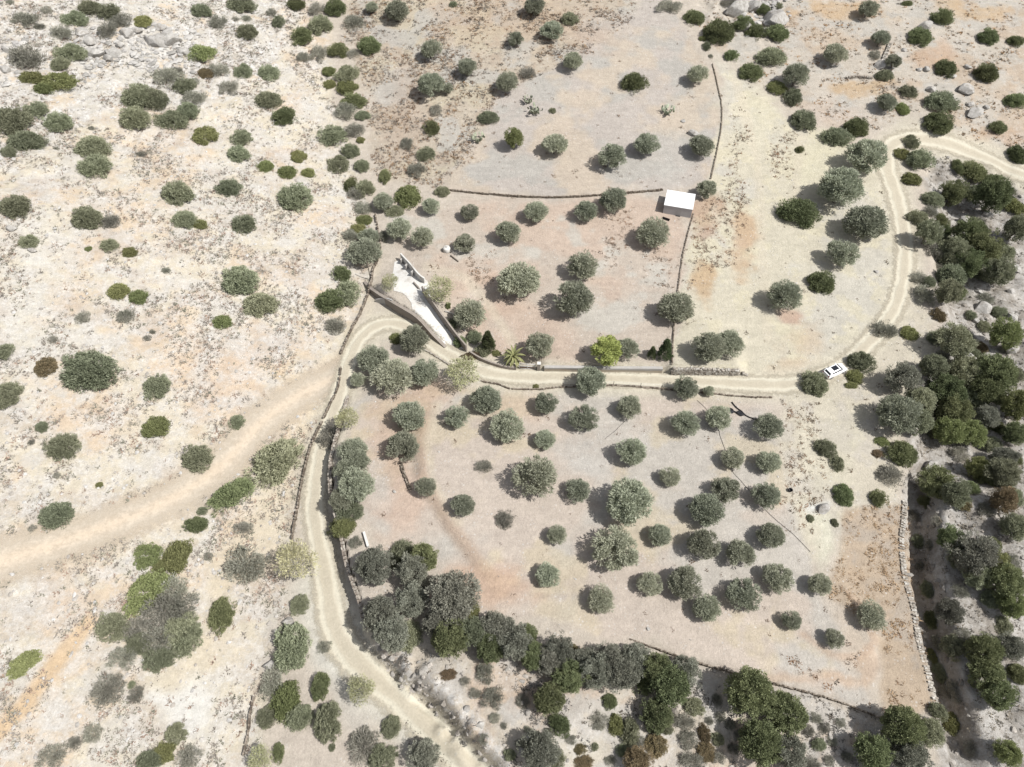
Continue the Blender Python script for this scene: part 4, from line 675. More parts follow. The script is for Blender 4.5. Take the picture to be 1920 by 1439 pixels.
PALT = {'scrub': [((136, 116, 98), 3), ((160, 132, 108), 2), ((134, 128, 120), 4), ((182, 152, 116), 1)], 'topright': [((138, 118, 96), 3), ((184, 146, 104), 3), ((124, 116, 104), 2)], 'left': [((156, 148, 138), 4), ((172, 150, 134), 2), ((140, 138, 122), 2)], 'sedry': [((182, 156, 126), 4), ((152, 126, 102), 1)], 'ravine': [((130, 124, 114), 3), ((150, 140, 124), 2)], 'south': [((132, 128, 122), 3), ((120, 112, 102), 2)],
        'field': [((110, 96, 80), 1)], 'mid': [((112, 94, 80), 1)], 'orchard': [((120, 100, 84), 1)], 'east': [((120, 104, 86), 1)], 'terrace': [((140, 120, 100), 1)]}
def tufts(name, label_, keys, smin, smax, nblade, boost=None):
    xs, ys, zs_, cs = [], [], [], []
    for kx in keys:
        p = dn[kx] * rd * (1 - DRV) / CAND; sel = rng.uniform(0, 1, len(cx)) < p; n = sel.sum(); pal = PALT[kx]; pw = np.array([q[1] for q in pal], float); pick = rng.choice(len(pal), n, p=pw / pw.sum())
        xs.append(cx[sel]); ys.append(cy[sel]); zs_.append(cz[sel]); cs.append(np.array([lin(q[0]) * ALB * .85 for q in pal])[pick])
    X = np.concatenate(xs); Y = np.concatenate(ys); Zz = np.concatenate(zs_); Cc = np.concatenate(cs); n = len(X); sc = rng.uniform(smin, smax, n) * rng.choice([1, 1, 1, 1.7], n)
    ids = np.repeat(np.arange(n), nblade); a = rng.uniform(0, 6.283, n * nblade); el = rng.uniform(.2, 1.0, n * nblade)
    D = np.stack([np.cos(a) * np.cos(el), np.sin(a) * np.cos(el), np.sin(el)], 1); s_ = sc[ids]
    base = np.stack([X, Y, Zz - .02], 1)[ids] + np.stack([rng.normal(0, .40, n * nblade) * s_, rng.normal(0, .40, n * nblade) * s_, np.zeros(n * nblade)], 1)
    sd_ = np.stack([-np.sin(a), np.cos(a), np.zeros(n * nblade)], 1) * (s_ * rng.uniform(.10, .20, n * nblade))[:, None]
    Q = np.stack([base - sd_, base + sd_, base + D * (s_ * rng.uniform(.35, .75, n * nblade))[:, None]], 1)
    o = faces_mesh(name, Q, Cc[ids] * rng.uniform(.8, 1.3, (n * nblade, 1)) * 1.25, M_tuft, 3); o["kind"] = "stuff"; o["label"] = label_; o["category"] = "scrub"; return n
M_tuft = inst_mat("dry_tuft")
dn['patch'] = blk * 1.7 * (.4 + up(.4, .6)); PALT['patch'] = [((138, 120, 102), 3), ((162, 132, 108), 2), ((140, 130, 118), 1)]
nt1 = tufts("dry_grass", "brown and straw-coloured dry grass tufts on the upper slopes and dry strip", ['scrub', 'topright', 'sedry', 'terrace'], .25, .5, 14)
nt2 = tufts("grey_scrub", "small grey thorny tufts dotted over the pale rocky slopes", ['left', 'ravine', 'south'], .22, .5, 13)
nt3 = tufts("dark_weeds", "dark withered weeds in patches on the bare fields", ['patch', 'field', 'mid', 'orchard', 'east'], .22, .45, 13)
print('COUNTS', nt1, nt2, nt3)
ICO_V = []; ph = (1 + 5 ** .5) / 2
ICO_V = unit(np.array([(-1, ph, 0), (1, ph, 0), (-1, -ph, 0), (1, -ph, 0), (0, -1, ph), (0, 1, ph), (0, -1, -ph), (0, 1, -ph), (ph, 0, -1), (ph, 0, 1), (-ph, 0, -1), (-ph, 0, 1)]))
ICO_F = np.array([(0, 11, 5), (0, 5, 1), (0, 1, 7), (0, 7, 10), (0, 10, 11), (1, 5, 9), (5, 11, 4), (11, 10, 2), (10, 7, 6), (7, 1, 8), (3, 9, 4), (3, 4, 2), (3, 2, 6), (3, 6, 8), (3, 8, 9), (4, 9, 5), (2, 4, 11), (6, 2, 10), (8, 6, 7), (9, 8, 1)])
def stones(name, label_, p, smin, smax, cols, flat):
    sel = rng.uniform(0, 1, len(cx)) < p * rd * (1 - DRV) / CAND; n = sel.sum(); sc = smin + (smax - smin) * rng.uniform(0, 1, n) ** 3
    Vv = ICO_V[None] * rng.uniform(.65, 1.2, (n, 12, 1)); a = rng.uniform(0, 6.283, n); st = rng.uniform(.7, 1.6, n)
    x = Vv[..., 0] * st[:, None]; y = Vv[..., 1]; Vv = np.stack([x * np.cos(a)[:, None] - y * np.sin(a)[:, None], x * np.sin(a)[:, None] + y * np.cos(a)[:, None], Vv[..., 2] * flat], 2)
    Vv = Vv * sc[:, None, None] + np.stack([cx[sel], cy[sel], cz[sel] + sc * flat * .15], 1)[:, None]
    Q = Vv[:, ICO_F].reshape(-1, 3, 3); cc = np.array([lin(c) * ALB for c in cols])[rng.choice(len(cols), n)] * rng.uniform(.85, 1.12, (n, 1))
    o = faces_mesh(name, Q, np.clip(np.repeat(cc, 20, 0), 0, .8), M_stone, 3); o["kind"] = "stuff"; o["label"] = label_; o["category"] = "stones"; return n
M_stone, t, b = mat("stone"); P_ = pos(t)
t.links.new(mix(t, 1.0, attr(t, "col"), maprange(t, noise(t, P_, 3, 6, .7), .3, .7, .78, 1.12), 'MULTIPLY'), b.inputs["Base Color"]); bump(t, b, noise(t, P_, 5, 6, .7), .06)
wl = [(226, 222, 216), (212, 206, 198), (200, 192, 182)]
ns1 = stones("pale_stones", "pale loose stones scattered over the rocky western slope", pm['left'] * (.12 + .9 * sstep(.45, .62, cl2)) * 1.2 + pm['rocktl'] * 1.1, .05, .40, wl, .5)
bkm = polymask(cu, cv, [(706, 1210), (760, 1235), (850, 1330), (940, 1430), (1010, 1500), (930, 1500), (880, 1400), (800, 1330), (730, 1262)], 10)
TRM = polymask(cu, cv, [(1700, 900), (1765, 940), (1780, 1150), (1800, 1330), (1760, 1330), (1735, 1240), (1710, 1100)], 10)
ocm = polymask(ju, jv, [(120, 60), (230, 40), (370, 60), (360, 150), (240, 130), (150, 145)], 10) + .6 * polymask(ju, jv, [(0, 60), (60, 80), (40, 160), (0, 160)], 8) + polymask(ju, jv, [(1350, -20), (1470, -20), (1470, 50), (1400, 60)], 8)
ns4 = stones("outcrop_slabs", "broken grey limestone slabs of the outcrops along the top edge", ocm * 1.3, .25, 1.15, [(206, 202, 197), (190, 186, 180), (220, 216, 210)], .45)
ns2 = stones("grey_rubble", "grey rubble and rock chips on the ravine floor and banks", pm['ravine'] * (.15 + .6 * sstep(.45, .62, cl2)) + pm['south'] * .22 + bkm * 3.2 + TRM * 1.4, .08, .55, [(190, 184, 176), (168, 160, 150), (206, 198, 188)], .6)
ns3 = stones("field_stones", "small light stones lying about the terraces and fields", (pm['topright'] + pm['field'] + pm['mid'] + pm['orchard'] + pm['scrub'] + pm['east']) * .05, .05, .22, wl, .6)

# ------------------------------------------------------------------ walls
def colmat(name, c, var=.12, sc=2.0, b_=.04, rough=.85, dirt=None):
    m, t, b = mat(name); P_ = pos(t); v = maprange(t, noise(t, P_, sc, 6, .7), .3, .7, 1 - var, 1 + var); c_ = mix(t, 1.0, c, v, 'MULTIPLY')
    if dirt: c_ = mix(t, maprange(t, noise(t, P_, .5, 6, .75), .5, .66, 0, .8), c_, dirt)
    t.links.new(c_, b.inputs["Base Color"]); b.inputs["Roughness"].default_value = rough
    if b_: bump(t, b, noise(t, P_, 6, 5, .7), b_)
    return m
M_conc = colmat("weathered_concrete", alb(176, 166, 156), dirt=alb(150, 138, 126)); M_concl = colmat("pale_concrete", alb(205, 201, 196), dirt=alb(186, 180, 172))
M_white = colmat("white_concrete", alb(246, 243, 237), .08, 1.2, .01, dirt=alb(206, 197, 185)); M_plaster = colmat("grey_render", alb(206, 202, 202), .05, 1.0, .01)
M_roof = colmat("white_roof", alb(255, 255, 255, 1.1), .02, .8, 0); M_black = colmat("black_plastic", C4(.02, .02, .022), .2, 4, 0, .5); M_wood = colmat("weathered_wood", C4(.10, .085, .07), .25, 8, .02)
M_metal = colmat("grey_metal", C4(.42, .41, .40), .1, 4, 0, .5); M_rust = colmat("rust", C4(.20, .12, .08), .25, 6, .01)
def wall_line(pix, step): return resample(pix if isinstance(pix, np.ndarray) else W(pix), step)
def frame_of(c):
    tg = np.gradient(c, axis=0); tg /= np.maximum(np.linalg.norm(tg, axis=1)[:, None], 1e-6); return tg, np.stack([-tg[:, 1], tg[:, 0]], 1)
def stone_wall(name, label_, pix, extra, thick, stone, cols, group=None, off=0.0, gap=.0, seed=1):
    r = np.random.default_rng(seed); c = wall_line(pix, stone * .9); tg, nr = frame_of(c); Q, Cc = [], []
    zs = np.stack([hz(c[:, 0] + nr[:, 0] * q, c[:, 1] + nr[:, 1] * q) for q in (-.8, 0, .8)]); lo, hi = zs.min(0) - .08, zs.max(0) + extra
    cc = c + nr * off; pal = [lin(q) * ALB for q in cols]
    for i in range(len(c)):
        if r.uniform() < gap: continue
        H = (hi[i] - lo[i]) * r.uniform(.9, 1.06); nc = max(1, int(round(H / (stone * .75)))); ch = H / nc
        for j in range(nc):
            for sd_ in ((-1, 1) if thick > .45 else (0,)):
                w2 = thick / (4 if sd_ else 2) * r.uniform(.85, 1.12); l2 = stone * .5 * r.uniform(.8, 1.15); ctr = np.array((*(cc[i] + nr[i] * (sd_ * thick * .25 + r.normal(0, .03)) + tg[i] * r.normal(0, stone * .12) + tg[i] * (stone * .45 * (j % 2))), lo[i] + ch * (j + .5)))
                a = r.normal(0, .12); t2 = tg[i] * math.cos(a) + nr[i] * math.sin(a); n2 = np.array((-t2[1], t2[0])); vs = []
                for sx, sy, sz in ((-1, -1, -1), (1, -1, -1), (1, 1, -1), (-1, 1, -1), (-1, -1, 1), (1, -1, 1), (1, 1, 1), (-1, 1, 1)):
                    jt = r.uniform(.78, 1.08, 3); xy = t2 * sx * l2 * jt[0] + n2 * sy * w2 * jt[1]; vs.append(ctr + np.array((xy[0], xy[1], sz * ch * .52 * jt[2])))
                vs = np.array(vs)
                for f in ((0, 3, 2, 1), (4, 5, 6, 7), (0, 1, 5, 4), (1, 2, 6, 5), (2, 3, 7, 6), (3, 0, 4, 7)): Q.append(vs[list(f)])
                Cc += [pal[r.integers(len(pal))] * r.uniform(.82, 1.12)] * 6
    o = faces_mesh(name, np.array(Q), np.clip(np.array(Cc), 0, .8), M_stone, 4); return tag(o, label_, "wall", group)
def solid_wall(name, pix, extra, thick, m, off=0.0, top=None, parent=None, drop=.15):
    c = wall_line(pix, .6); tg, nr = frame_of(c); zs = np.stack([hz(c[:, 0] + nr[:, 0] * q, c[:, 1] + nr[:, 1] * q) for q in (-.9, 0, .9)])
    lo, hi = zs.min(0) - drop, zs.max(0) + (np.interp(np.linspace(0, 1, len(c)), np.linspace(0, 1, len(extra)), extra) if isinstance(extra, (list, tuple)) else extra)
    k = np.ones(5) / 5; hi = np.convolve(np.pad(hi, 2, 'edge'), k, 'valid'); cc = c + nr * off; V_, F_ = [], []
    for i in range(len(c)):
        for sgn in (-1, 1):
            p = cc[i] + nr[i] * sgn * thick / 2; V_ += [(p[0], p[1], lo[i]), (p[0], p[1], hi[i])]
    for i in range(len(c) - 1):
        a, b_ = i * 4, i * 4 + 4; F_ += [(a, b_, b_ + 1, a + 1), (a + 2, a + 3, b_ + 3, b_ + 2), (a + 1, b_ + 1, b_ + 3, a + 3)]
    e = (len(c) - 1) * 4; F_ += [(0, 1, 3, 2), (e, e + 2, e + 3, e + 1)]
    return link_mesh(name, V_, F_, m, parent=parent)
dk = [(150, 138, 124), (126, 114, 102), (176, 164, 150)]; lt_ = [(214, 206, 194), (196, 188, 176), (226, 220, 210), (180, 170, 158)]; md = [(190, 180, 168), (168, 156, 144), (206, 198, 186)]
GW = "dry stone walls dividing the land"
stone_wall("dry_stone_wall", "crumbling dry stone wall left of the driveway, running down from the shrub line", [(704, 405), (709, 432), (714, 462), (709, 488), (700, 508), (696, 532), (688, 560), (676, 590), (662, 615), (648, 645), (641, 662)], .65, .28, .42, dk, GW, gap=.08, seed=3)
stone_wall("dry_stone_wall", "long thin dry stone wall along the left side of the lower road", [(640, 692), (634, 730), (622, 756), (606, 790), (592, 818), (580, 850), (572, 882), (564, 920), (558, 960), (550, 998), (549, 1022)], .65, .24, .42, dk, GW, gap=.08, seed=4)
stone_wall("retaining_wall", "dark stone retaining wall carrying the orchard above the lower road", np.array(STEPW[1][:8]), .22, .6, .45, md, None, off=-.3, seed=5)
stone_wall("terrace_wall", "thin dark stone terrace wall left of the white-roofed hut", np.array(STEPW[2][1:5]), .06, .22, .32, dk, GW, off=-.2, seed=6)
stone_wall("terrace_wall", "curving low wall along the grey terrace's right edge", [(1336, 122), (1345, 160), (1353, 200), (1352, 240), (1343, 290), (1333, 335)], .3, .22, .36, [(178, 166, 150), (156, 144, 128)], GW, seed=7)
stone_wall("terrace_wall", "thin dark wall under the lowest orchard row", np.array(STEPW[3]), .05, .22, .32, dk, GW, off=-.2, seed=8)
stone_wall("field_wall", "low dark stone line from the hut down to the road", [(1300, 402), (1292, 430), (1282, 470), (1274, 520), (1268, 570), (1263, 620), (1260, 682)], .28, .22, .36, dk, GW, seed=9)
stone_wall("roadside_wall", "tall pale stone wall lining the road under the big olive", np.array(STEPW[4][3:]), .12, .6, .4, lt_, None, off=-.25, seed=10)
rw = empty("roadside_wall", tuple(hit(1130, 696))); tag(rw, "long low rendered wall lining the road right of the gate", "wall")
def under(o, par):
    o.parent = par; o.matrix_parent_inverse = par.matrix_basis.inverted() if False else Matrix.Translation(par.location).inverted(); return o
under(solid_wall("wall_face", np.array(STEPW[4][1:3]), .0, .5, colmat("sand_render", alb(206, 194, 176), .12, 2, .05, dirt=alb(190, 172, 152)), off=-.25), rw)
cpp = np.array(STEPW[4][1:3])
under(solid_wall("coping", cpp, .06, .6, M_concl, off=-.25, drop=-.9), rw)
stone_wall("boundary_wall", "pale broken stone wall along the gully's edge", [(1696, 940), (1694, 975), (1690, 1010), (1692, 1050), (1698, 1090), (1710, 1130), (1716, 1160), (1722, 1200), (1734, 1240), (1744, 1280), (1756, 1325)], .2, .8, .27, lt_, GW, off=0, gap=.2, seed=11)
stone_wall("kerb_wall", "thin dark kerb on the road's lower side above the orchard", [(905, 716), (935, 722), (960, 730), (1010, 731), (1050, 727), (1150, 724), (1240, 730), (1300, 735), (1345, 740), (1400, 745), (1445, 746)], .28, .3, .4, dk, None, seed=12)
stone_wall("kerb_wall", "curved thin kerb inside the road bend below the driveway", [(792, 655), (815, 668), (840, 684), (870, 705), (888, 716)], .3, .3, .4, md, None, seed=13)
stone_wall("orchard_step", "jagged dark stone step at the orchard's western end", [(752, 866), (756, 884), (762, 900), (768, 916)], .4, .5, .4, dk, None, seed=14)
stone_wall("rubble_wall", "old grey rubble wall among shrubs at the upper right", [(1668, 84), (1660, 104), (1652, 122)], .5, .9, .5, lt_, None, gap=.1, seed=15)
stone_wall("rubble_wall", "short grey rubble wall below the smooth bare slope", [(1586, 148), (1606, 146), (1632, 148)], .4, .6, .45, md, None, gap=.1, seed=16)
rt = solid_wall("retaining_wall", np.array(STEPW[0]), .08, .65, M_conc, off=-.32); tag(rt, "brown-grey concrete retaining wall between driveway and road bend", "wall")
s2 = solid_wall("driveway_wall", [(793, 548), (800, 562), (813, 579), (829, 602), (850, 630), (875, 660)], [1.6, 2.0, 2.1, 2.0, 1.9], .3, M_conc); tag(s2, "long concrete wall on the upper side of the driveway", "wall")
s3 = solid_wall("garden_wall", [(880, 664), (905, 678), (940, 690), (968, 694)], [.9, .8, .7], .3, M_conc); tag(s3, "low concrete wall running from the driveway to the palm", "wall")
pw = empty("planter_wall", tuple(hit(768, 503))); tag(pw, "pale buttressed concrete wall at the driveway's head", "wall")
under(solid_wall("wall_face", [(753, 487), (768, 503), (785, 523), (797, 532)], [1.7, 1.8, 1.5], .3, M_white), pw)
for q in ((757, 492), (766, 503), (777, 515)):
    p = hit(*q); bt = solid_wall("buttress", np.array([(p[0] - .15, p[1] - .2), (p[0] - .5, p[1] - .75)]), 1.2, .3, M_concl); under(bt, pw)
s5 = solid_wall("step_wall", [(776, 532), (786, 543)], .5, .25, M_conc); tag(s5, "short low concrete wall standing on the white driveway", "wall")
s6 = solid_wall("kerb", [(705, 566), (722, 571), (738, 578)], .35, .3, M_concl); tag(s6, "short pale kerb at the road bend below the retaining wall", "kerb")
s7 = solid_wall("bank_wall", [(683, 1000), (686, 1010), (691, 1027)], .5, .38, M_white); tag(s7, "short white concrete wall at the orchard's corner", "wall")
s8 = solid_wall("garden_kerb", [(834, 585), (848, 590), (858, 606), (872, 622)], .3, .25, M_concl); tag(s8, "thin kerb in the garden above the driveway wall", "kerb")
stone_wall("fissure_stones", "short row of dark stones standing in for a rock fissure at the bottom edge", [(477, 1308), (470, 1340), (467, 1370), (459, 1412)], .4, .24, .36, dk, GW, seed=18)  # dark stones added to stand in for a dark crack in the rock
# driveway slab
pd = [np.array(p[:2]) for p in W(PAD)]; bd = []
for a, b_ in zip(pd, pd[1:] + pd[:1]):
    k = max(1, int(np.linalg.norm(b_ - a) / .5))
    for i in range(k): bd.append(a + (b_ - a) * i / k + (np.array((fbm(a[0:1] * 7 + i * 3., a[1:2] * 7, 1, 5)[0] - .5, fbm(a[0:1] * 5, a[1:2] * 9 + i * 2., 1, 6)[0] - .5)) * .4 if i else 0))
nb = len(bd); mn, mx_ = np.min(bd, 0), np.max(bd, 0); bd_a = np.array(bd)
gx_, gy_ = np.meshgrid(np.arange(mn[0], mx_[0], .5), np.arange(mn[1], mx_[1], .5)); ok = inpoly(gx_, gy_, [tuple(p) for p in bd]) & (polydist(gx_, gy_, [tuple(p) for p in bd] + [tuple(bd[0])])[0] > .25)
pts2 = [Vector(p) for p in bd] + [Vector((a, b_)) for a, b_ in zip(gx_[ok], gy_[ok])]
cv_, ce_, cf_, *_ = delaunay_2d_cdt(pts2, [(i, (i + 1) % nb) for i in range(nb)], [list(range(nb))], 1, 1e-4)
dv = link_mesh("driveway", [(p.x, p.y, float(hz(p.x, p.y)) + .08) for p in cv_], [tuple(f) for f in cf_], M_white, True)
dv["kind"] = "structure"
if dv.data.polygons[0].normal.z < 0: dv.data.flip_normals()

# ------------------------------------------------------------------ hut
def box(cx_, cy_, cz_, sx, sy, sz): 
    V_ = [(cx_ + a * sx / 2, cy_ + b_ * sy / 2, cz_ + c * sz / 2) for a, b_, c in ((-1, -1, -1), (1, -1, -1), (1, 1, -1), (-1, 1, -1), (-1, -1, 1), (1, -1, 1), (1, 1, 1), (-1, 1, 1))]
    return V_, [(0, 3, 2, 1), (4, 5, 6, 7), (0, 1, 5, 4), (1, 2, 6, 5), (2, 3, 7, 6), (3, 0, 4, 7)]
def part(name, geo, m, parent, smooth=False, bev=0):
    o = link_mesh(name, geo[0], geo[1], m, smooth, parent)
    if bev:
        md_ = o.modifiers.new("bevel", 'BEVEL'); md_.width = bev; md_.segments = 2
    return o
A_, B_ = hit(1242.5, 400), hit(1295, 406); hw2 = np.linalg.norm((B_ - A_)[:2]); yaw = rad(-15.0); hz0 = min(A_[2], B_[2]) - .15
hut = empty("white_roofed_hut", (A_[0], A_[1], hz0), yaw); tag(hut, "small rendered hut with a flat white roof at the terrace corner", "hut")
HD, HH = 5.4, 2.45
ws_ = [box(hw2 / 2, .1, HH / 2, hw2, .2, HH), box(hw2 / 2, HD - .1, HH / 2, hw2, .2, HH), box(.1, HD / 2, HH / 2, .2, HD - .4, HH), box(hw2 - .1, HD / 2, HH / 2, .2, HD - .4, HH)]
part("wall", join_geo(ws_), M_plaster, hut)
rv, rf = box(hw2 / 2, HD / 2, HH + .07, hw2 + .16, HD + .16, .12); rv = [(x, y, z + (.12 if y > 2 else 0)) for x, y, z in rv]; part("roof", (rv, rf), M_roof, hut, bev=.02)
part("door", box(hw2 * .55, -.015, 1.05, .95, .05, 1.9), colmat("door_grey", alb(196, 192, 190), .06, 2, 0), hut)
part("door_sill", box(hw2 * .55, -.14, .16, 1.0, .22, .2), M_black, hut)
tr_ = empty("water_trough", tuple(hit(1248.5, 412)), yaw - .25); tag(tr_, "long black trough lying in front of the white-roofed hut", "trough")
part("basin", join_geo([box(0, 0, .06, 1.7, .45, .06), box(0, -.2, .2, 1.7, .05, .3), box(0, .2, .2, 1.7, .05, .3), box(-.83, 0, .2, .05, .36, .3), box(.83, 0, .2, .05, .36, .3)]), M_black, tr_)
# ------------------------------------------------------------------ tank, beam, pole, pot, hoses, gate
def lathe(prof, n=20):
    V_ = [(r_ * math.cos(2 * math.pi * i / n), r_ * math.sin(2 * math.pi * i / n), z) for r_, z in prof for i in range(n)]
    F_ = [(j * n + i, j * n + (i + 1) % n, (j + 1) * n + (i + 1) % n, (j + 1) * n + i) for j in range(len(prof) - 1) for i in range(n)]
    F_ += [tuple(range(n))[::-1], tuple((len(prof) - 1) * n + i for i in range(n))]; return V_, F_
tk = empty("water_tank", tuple(hit(838, 471))); tag(tk, "round white water tank beside a small olive", "water tank")
part("tank_shell", lathe([(.78, 0), (.82, .1), (.82, .85), (.74, 1.0), (.45, 1.1), (.25, 1.12)]), M_white, tk, True); part("lid", lathe([(.25, 1.12), (.27, 1.15), (.22, 1.2), (.05, 1.22)]), M_concl, tk, True)
bm_ = empty("dark_bar", tuple(hit(852, 486)), rad(-48)); tag(bm_, "long dark beam lying on the ground below the tank", "bar"); part("bar", box(0, 0, .14, 2.6, .22, .24), M_wood, bm_, bev=.02)  # plain dark bar put in for an unidentified dark line below the tank
pp = hit(695, 525); pl_ = empty("wooden_pole", tuple(pp)); tag(pl_, "thin bare wooden pole by the stone wall", "pole"); part("shaft", tube([(0, 0, -.3), (.02, 0, 2.5), (0, 0, 5.2)], .11, .08, 8), M_wood, pl_, True)
pt = empty("plant_pot", tuple(hit(1481, 921))); tag(pt, "black plastic tub on the ground at the orchard's edge", "tub"); part("tub", lathe([(.25, 0), (.34, .4), (.37, .42), (.37, .46), (.32, .46), (.30, .1), (.05, .08)]), M_black, pt, True)
def hose(name, label_, pix, r_, m, cat_="hose", lift=.04):
    c = resample(W(pix), .6); jit_ = (fbm(c[:, 0], c[:, 1], 2, 81) - .5) * .5; c = c + np.stack([jit_, -jit_], 1)
    o = link_mesh(name, *tube([(p[0], p[1], float(hz(p[0], p[1])) + lift + r_) for p in c], r_, r_, 5), m, True); return tag(o, label_, cat_)
hose("irrigation_hose", "long dark irrigation hose winding through the right orchard rows", [(1308, 752), (1326, 770), (1345, 798), (1352, 822), (1358, 842), (1370, 880), (1392, 905), (1412, 928), (1440, 962), (1466, 985), (1490, 1005), (1520, 1036)], .028, M_black)
hose("irrigation_hose", "short dark hose below a top row olive", [(1180, 784), (1160, 802), (1134, 824)], .025, M_black)
hose("black_pipe", "black pipe curling along the slope under the road's kerb", [(1372, 755), (1380, 765), (1390, 772), (1398, 780), (1412, 786), (1425, 788)], .10, M_black, "pipe")
tp = empty("tarpaulin", tuple(hit(1380, 770))); tag(tp, "crumpled black plastic sheet beside the black pipe", "plastic sheet")
r = np.random.default_rng(5); gv = []
for j in range(7):
    for i in range(12): gv.append((i * .25 - 1.4 + r.normal(0, .05), (j * .2 - .6) * (.6 + .4 * math.sin(i)) - i * .10, .1 + abs(r.normal(0, .14))))
part("sheet", (gv, [(j * 12 + i, j * 12 + i + 1, (j + 1) * 12 + i + 1, (j + 1) * 12 + i) for j in range(6) for i in range(11)]), M_black, tp, True)
ga, gb = hit(974, 692), hit(1003, 692.5); gy_w = math.atan2(gb[1] - ga[1], gb[0] - ga[0]); gl = np.linalg.norm((gb - ga)[:2])
gt = empty("metal_gate", tuple(ga), gy_w); tag(gt, "grey metal gate with rails beside the palm", "gate")
gate_f = [tube([(x, 0, .1), (x, 0, 1.6)], .07, .07, 6) for x in (0, gl / 2, gl)] + [tube([(0, 0, z), (gl, 0, z)], .07, .07, 6) for z in (.15, .8, 1.5)]
part("frame", join_geo(gate_f), M_metal, gt, True); part("bars", join_geo([tube([(x, 0, .15), (x, 0, 1.5)], .018, .018, 4) for x in np.arange(.15, gl, .16)]), M_metal, gt, True); part("panel", box(gl / 2, .03, .45, gl * .96, .015, .6), M_rust, gt)
gp_ = empty("gate_pillar", tuple(hit(1010, 693)), gy_w); tag(gp_, "square concrete pillar with a white cap at the gate's right end", "pillar"); part("shaft", box(0, 0, .85, .6, .6, 1.9), M_conc, gp_, bev=.02); part("cap", box(0, 0, 1.84, .7, .7, .1), M_white, gp_, bev=.02)
def fence(pix, label_):
    f = empty("wire_fence", tuple(hit(*pix[0]))); tag(f, label_, "fence"); c = resample(W(pix), 3.0)
    for p in c: o = link_mesh("post", *tube([(p[0], p[1], float(hz(*p)) - .2), (p[0], p[1], float(hz(*p)) + 1.2)], .05, .045, 6), M_wood, True); under(o, f)
    for z in (.5, 1.1): o = link_mesh("wire", *tube([(p[0], p[1], float(hz(*p)) + z) for p in c], .02, .02, 4), M_metal, True); under(o, f)
fence([(1056, 727), (1150, 723), (1240, 729)], "wire fence on thin posts along the kerb below the road")

# ------------------------------------------------------------------ white car on the road
pcar = hit(1563, 700); car = empty("white_car", (pcar[0], pcar[1], float(hz(pcar[0], pcar[1])) + .11), rad(27)); car.scale = (1.13, 1.10, 1.08); tag(car, "white hatchback with a dark sunroof parked under a tree on the road", "car")
M_paint, t, b = mat("white_car_paint"); b.inputs["Base Color"].default_value = C4(.80, .80, .80); b.inputs["Roughness"].default_value = .3; b.inputs["Specular IOR Level"].default_value = .5; b.inputs["Coat Weight"].default_value = .5
M_glass, t, b = mat("dark_glass"); b.inputs["Base Color"].default_value = C4(.012, .014, .018); b.inputs["Roughness"].default_value = .12; b.inputs["Specular IOR Level"].default_value = .5
M_tyre = colmat("tyre_rubber", C4(.02, .02, .02), .1, 5, 0, .8); M_lamp, t, b = mat("lamp_glass"); b.inputs["Base Color"].default_value = C4(.6, .62, .65); b.inputs["Roughness"].default_value = .15
M_red, t, b = mat("tail_lamp_red"); b.inputs["Base Color"].default_value = C4(.35, .02, .02); b.inputs["Roughness"].default_value = .3
def loft(secs):                              # closed rings -> hull
    n = len(secs[0]); V_ = [p for s in secs for p in s]; F_ = []
    for j in range(len(secs) - 1):
        for i in range(n): F_.append((j * n + i, j * n + (i + 1) % n, (j + 1) * n + (i + 1) % n, (j + 1) * n + i))
    F_ += [tuple(range(n))[::-1], tuple((len(secs) - 1) * n + i for i in range(n))]; return V_, F_
def ring(x, hw_, z0, z1, sh): return [(x, -hw_ * .96, z0), (x, -hw_, (z0 + z1) * .5), (x, -hw_ * .97, z1 - sh), (x, -hw_ * .82, z1), (x, hw_ * .82, z1), (x, hw_ * .97, z1 - sh), (x, hw_, (z0 + z1) * .5), (x, hw_ * .96, z0)]
bodyg = loft([ring(*q) for q in ((-2.12, .62, .42, .80, .08), (-2.06, .80, .30, .92, .08), (-1.7, .89, .24, .97, .07), (-.6, .91, .22, .96, .06), (.6, .91, .22, .95, .06), (1.05, .90, .22, .93, .07), (1.6, .87, .26, .84, .08), (1.95, .78, .32, .74, .08), (2.12, .55, .40, .62, .06))])
part("body", bodyg, M_paint, car, True, .02)
cab = loft([ring(*q) for q in ((-1.98, .70, .93, 1.00, .03), (-1.62, .71, .93, 1.40, .08), (-1.0, .71, .93, 1.48, .08), (.0, .71, .93, 1.50, .08), (.42, .70, .93, 1.44, .08), (1.16, .74, .92, .97, .02))])
part("cabin_glass", cab, M_glass, car, True, .02)
part("roof", loft([ring(*q) for q in ((-1.72, .60, 1.30, 1.42, .03), (-1.0, .655, 1.44, 1.545, .04), (.0, .655, 1.46, 1.565, .04), (.40, .62, 1.40, 1.49, .03))]), M_paint, car, True, .02)
part("sunroof", ([(-.98, -.44, 1.548), (.14, -.44, 1.566), (.14, .44, 1.566), (-.98, .44, 1.548), (-.98, -.44, 1.572), (.14, -.44, 1.590), (.14, .44, 1.590), (-.98, .44, 1.572)], box(0, 0, 0, 1, 1, 1)[1]), M_glass, car)
for sg in (-1, 1):
    part("windscreen_pillar", tube([(.36, sg * .62, 1.46), (.80, sg * .67, 1.22), (1.2, sg * .71, .95)], .035, .035, 6), M_paint, car, True)
    part("rear_pillar", tube([(-1.45, sg * .63, 1.42), (-1.75, sg * .68, 1.2), (-2.0, sg * .71, .95)], .11, .11, 6), M_paint, car, True)
    part("door_pillar", tube([(-.45, sg * .64, 1.47), (-.47, sg * .715, 1.2), (-.48, sg * .73, .95)], .035, .035, 6), M_paint, car, True)
part("tailgate", box(-1.93, 0, 1.0, .3, 1.3, .12), M_paint, car, bev=.04)
